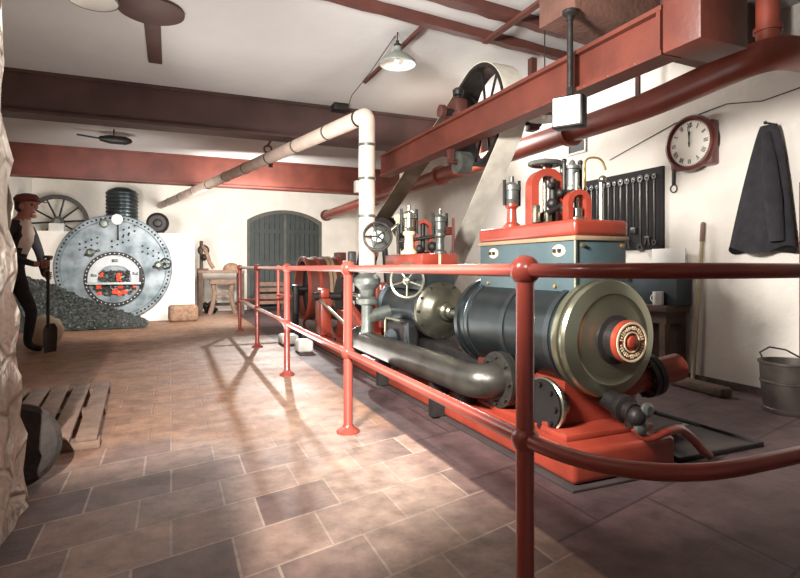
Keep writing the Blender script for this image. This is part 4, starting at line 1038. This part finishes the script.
for s, wz in HAND:                                          # four fingers curled round the handle and a thumb
    for k in range(4):
        z = wz+.035-.023*k; L_ = (.95,1.05,1.0,.8)[k]
        c0 = pp(.415,-.06+s*.05,z)
        pts = [c0]
        for q in range(1, 6):
            a = q/5*2.6*L_; pts.append(V((SHp.x,SHp.y,z))+fw_*(-math.cos(a)*.034*1.0+.0)+sd*(s*math.sin(a)*.034)+fw_*.0 if q else c0)
        b2 = BM(); tube(b2, pts, [.011,.011,.010,.0095,.009,.007], 8); merge(bm, b2)
    b2 = BM(); tube(b2, [pp(.40,-.06+s*.03,wz+.03), pp(.44,-.06-s*.01,wz+.05), pp(.47,-.06-s*.035,wz+.06), pp(.485,-.06-s*.03,wz+.065)], [.014,.012,.011,.008], 8); merge(bm, b2)
# face: nose, brow, ears, mouth
for q, r, sx in ((pp(.285,0,1.69),.022,(1,.8,1.2)), (pp(.18,-.095,1.69),.028,(1,.5,1.3)), (pp(.18,.095,1.69),.028,(1,.5,1.3)), (pp(.262,0,1.63),.026,(.7,1.3,.4)), (pp(.255,0,1.585),.03,(.9,1,.8))): ball(bm, q, r, sx, 10)
per = thing('person', 'person in dark work clothes and reddish cap gripping an upright shovel', 'person', (PXp, PYp, 0))
body = obj('body', bm, [cloth_dk, skin_m, shirt, iron], per, 80)
Pw = V((PXp,PYp,0))
for p in body.data.polygons:
    q = p.center; f = q.dot(fw_); s_ = q.dot(sd)
    if q.z > 1.535: p.material_index = 1
    elif f > .375 and .8 < q.z < 1.15: p.material_index = 1
    elif q.z > 1.15 and abs(s_) < .10 and f > .16: p.material_index = 2
    elif q.z < .09: p.material_index = 3
bm = BM()
for s in (-1, 1): ball(bm, pp(.258,s*.035,1.715), .013, (1,1,1), 10)
obj('eyes', bm, black, per)
bm = BM(); lathe(bm, pp(.175,0,1.745), (fw_*-.1+V((0,0,1))), [(.103,0),(.125,.02),(.128,.05),(.1,.085),(.05,.1),(0,.102)], 28); box(bm, pp(.30,0,1.76), (.12,.16,.014), (0,.2,math.atan2(fw_.y,fw_.x)), bev=.005); obj('cap', bm, capm, per)
bm = BM(); lathe(bm, pp(.155,0,1.68), V((0,0,1)), [(.07,-.05),(.1,-.02),(.103,.04),(.103,.066)], 24, False); bmesh.ops.delete(bm, geom=[v for v in bm.verts if (v.co-Pw).dot(fw_) > .19], context='VERTS'); obj('hair', bm, black, per)
t = thing('coal_shovel', 'black long-handled coal shovel held upright by the person', 'shovel', (SHp.x, SHp.y, 0))
obj('handle', cyl(BM(), SHp+V((0,0,.30)), SHp+V((0,0,1.10)), .017, n=14), iron, t)
bm = BM(); box(bm, SHp+V((0,0,1.115)), (.14,.035,.035), (0,0,math.atan2(sd.y,sd.x)), bev=.012); obj('grip', bm, iron, t)
bm = BM(); rz_ = math.atan2(sd.y, sd.x); pts = []
for j in range(7):
    z = .02+j*.055; w_ = .10+.02*min(1, j/3)-(.05 if j > 5 else 0)
    pts.append([SHp+sd*(w_*k/3)+fw_*(.03*(k/3)**2)+V((0,0,z)) for k in range(-3, 4)])
vs = [[bm.verts.new(p) for p in r] for r in pts]; vb_ = [[bm.verts.new(p-fw_*.006) for p in r] for r in pts]
for A in (vs, vb_):
    for r0, r1 in zip(A, A[1:]):
        for k in range(6): bm.faces.new((r0[k],r0[k+1],r1[k+1],r1[k]))
for A, Bq in ((vs, vb_),):
    for j in range(6):
        bm.faces.new((A[j][0],A[j+1][0],Bq[j+1][0],Bq[j][0])); bm.faces.new((A[j][6],A[j+1][6],Bq[j+1][6],Bq[j][6]))
    for k in range(6):
        bm.faces.new((A[0][k],A[0][k+1],Bq[0][k+1],Bq[0][k])); bm.faces.new((A[6][k],A[6][k+1],Bq[6][k+1],Bq[6][k]))
obj('blade', bm, iron, t)
bm = BM(); ball(bm, (-1.47,8.05,.19), .20, (1,.9,1.0), 18); bmesh.ops.bisect_plane(bm, geom=bm.verts[:]+bm.edges[:]+bm.faces[:], plane_co=(0,0,.0), plane_no=(0,0,-1), clear_outer=True)
for v in bm.verts: v.co += V((random.uniform(-.01,.01),)*3) if v.co.z > .02 else V((0,0,0))
bmesh.ops.contextual_create(bm, geom=[e for e in bm.edges if e.is_boundary])
single('coal_sack', bm, sack_m, 'pale plump sack on the floor behind the shovel', 'sack')
t = thing('wall_pump', 'reddish iron hand pump fixed on the left wall behind the person', 'pump', (XL+.1, 8.2, 1.4))
bm = BM(); bx(bm, XL+.001, XL+.03, 8.1, 8.35, 1.45, 2.0, .01); obj('back_plate', bm, oxide_dk, t)
bm = BM(); cyl(bm, (XL+.1,8.22,1.45), (XL+.1,8.22,1.95), .07); cyl(bm, (XL+.03,8.22,1.6), (XL+.1,8.22,1.6), .03); cyl(bm, (XL+.03,8.22,1.85), (XL+.1,8.22,1.85), .03); obj('barrel', bm, oxide_dk, t)

# ------------------------------------------------------------------ lights
def look(o, tgt): o.rotation_euler = (V(tgt)-o.location).to_track_quat('-Z', 'Y').to_euler()
def spot(nm, loc, tgt, e, ang, blend=.5, r=.1, col=(1,.96,.92)):
    l = bpy.data.lights.new(nm, 'SPOT'); l.energy = e; l.spot_size = math.radians(ang); l.spot_blend = blend; l.shadow_soft_size = r; l.color = col
    o = bpy.data.objects.new(nm, l); COL.objects.link(o); o.location = loc; look(o, tgt); return o
def area(nm, loc, tgt, e, sx, sy, col=(1,.97,.93)):
    l = bpy.data.lights.new(nm, 'AREA'); l.energy = e; l.shape = 'RECTANGLE'; l.size = sx; l.size_y = sy; l.color = col
    o = bpy.data.objects.new(nm, l); COL.objects.link(o); o.location = loc; look(o, tgt); return o
def point(nm, loc, e, r=.1, col=(1,.96,.92)):
    l = bpy.data.lights.new(nm, 'POINT'); l.energy = e; l.shadow_soft_size = r; l.color = col
    o = bpy.data.objects.new(nm, l); COL.objects.link(o); o.location = loc; return o
spot('far_flood', (2.1,11.7,2.85), (.6,5.0,0), 1250, 34, .9, .06)
spot('camera_flash', (-.45,-1.0,2.55), (.35,4.4,0), 2100, 44, .5, .03)
spot('boiler_flood', (-.7,6.6,1.6), (-.5,11.5,1.15), 620, 85, .7, .2)
spot('front_flash', (-.3,1.5,1.9), (2.9,3.7,1.15), 1000, 96, .6, .2)
area('door_wash', (1.25,9.3,1.9), (1.7,13,1.5), 150, 1.2, .8)
area('wall_wash', (3.0,5.7,2.5), (4.27,4.4,1.2), 70, .8, .6)
area('side_bounce', (-.35,4.6,1.6), (4.2,3.4,1.7), 30, 2.4, 1.4)
spot('pillar_wash', (1.3,3.0,2.5), (-.55,1.9,1.5), 150, 42, .8, .2)
area('upward_bounce', (.7,4.6,.5), (1.4,4.6,3.0), 50, 1.5, 2.4)
w = bpy.data.worlds.new('World'); sc.world = w; w.use_nodes = True
w.node_tree.nodes['Background'].inputs['Color'].default_value = (.9,.92,1,1); w.node_tree.nodes['Background'].inputs['Strength'].default_value = .16

# ------------------------------------------------------------------ camera
cd = bpy.data.cameras.new('Camera'); cam = bpy.data.objects.new('Camera', cd); COL.objects.link(cam)
cam.location = (0,0,1); cam.rotation_euler = (PI/2, 0, math.radians(-22.9))
cd.sensor_width = 36; cd.lens = 541/800*36; cd.shift_y = -22/800; cd.clip_start = .02
sc.camera = cam
sc.view_settings.view_transform = 'Standard'; sc.view_settings.look = 'None'; sc.view_settings.gamma = 1; sc.view_settings.exposure = 0
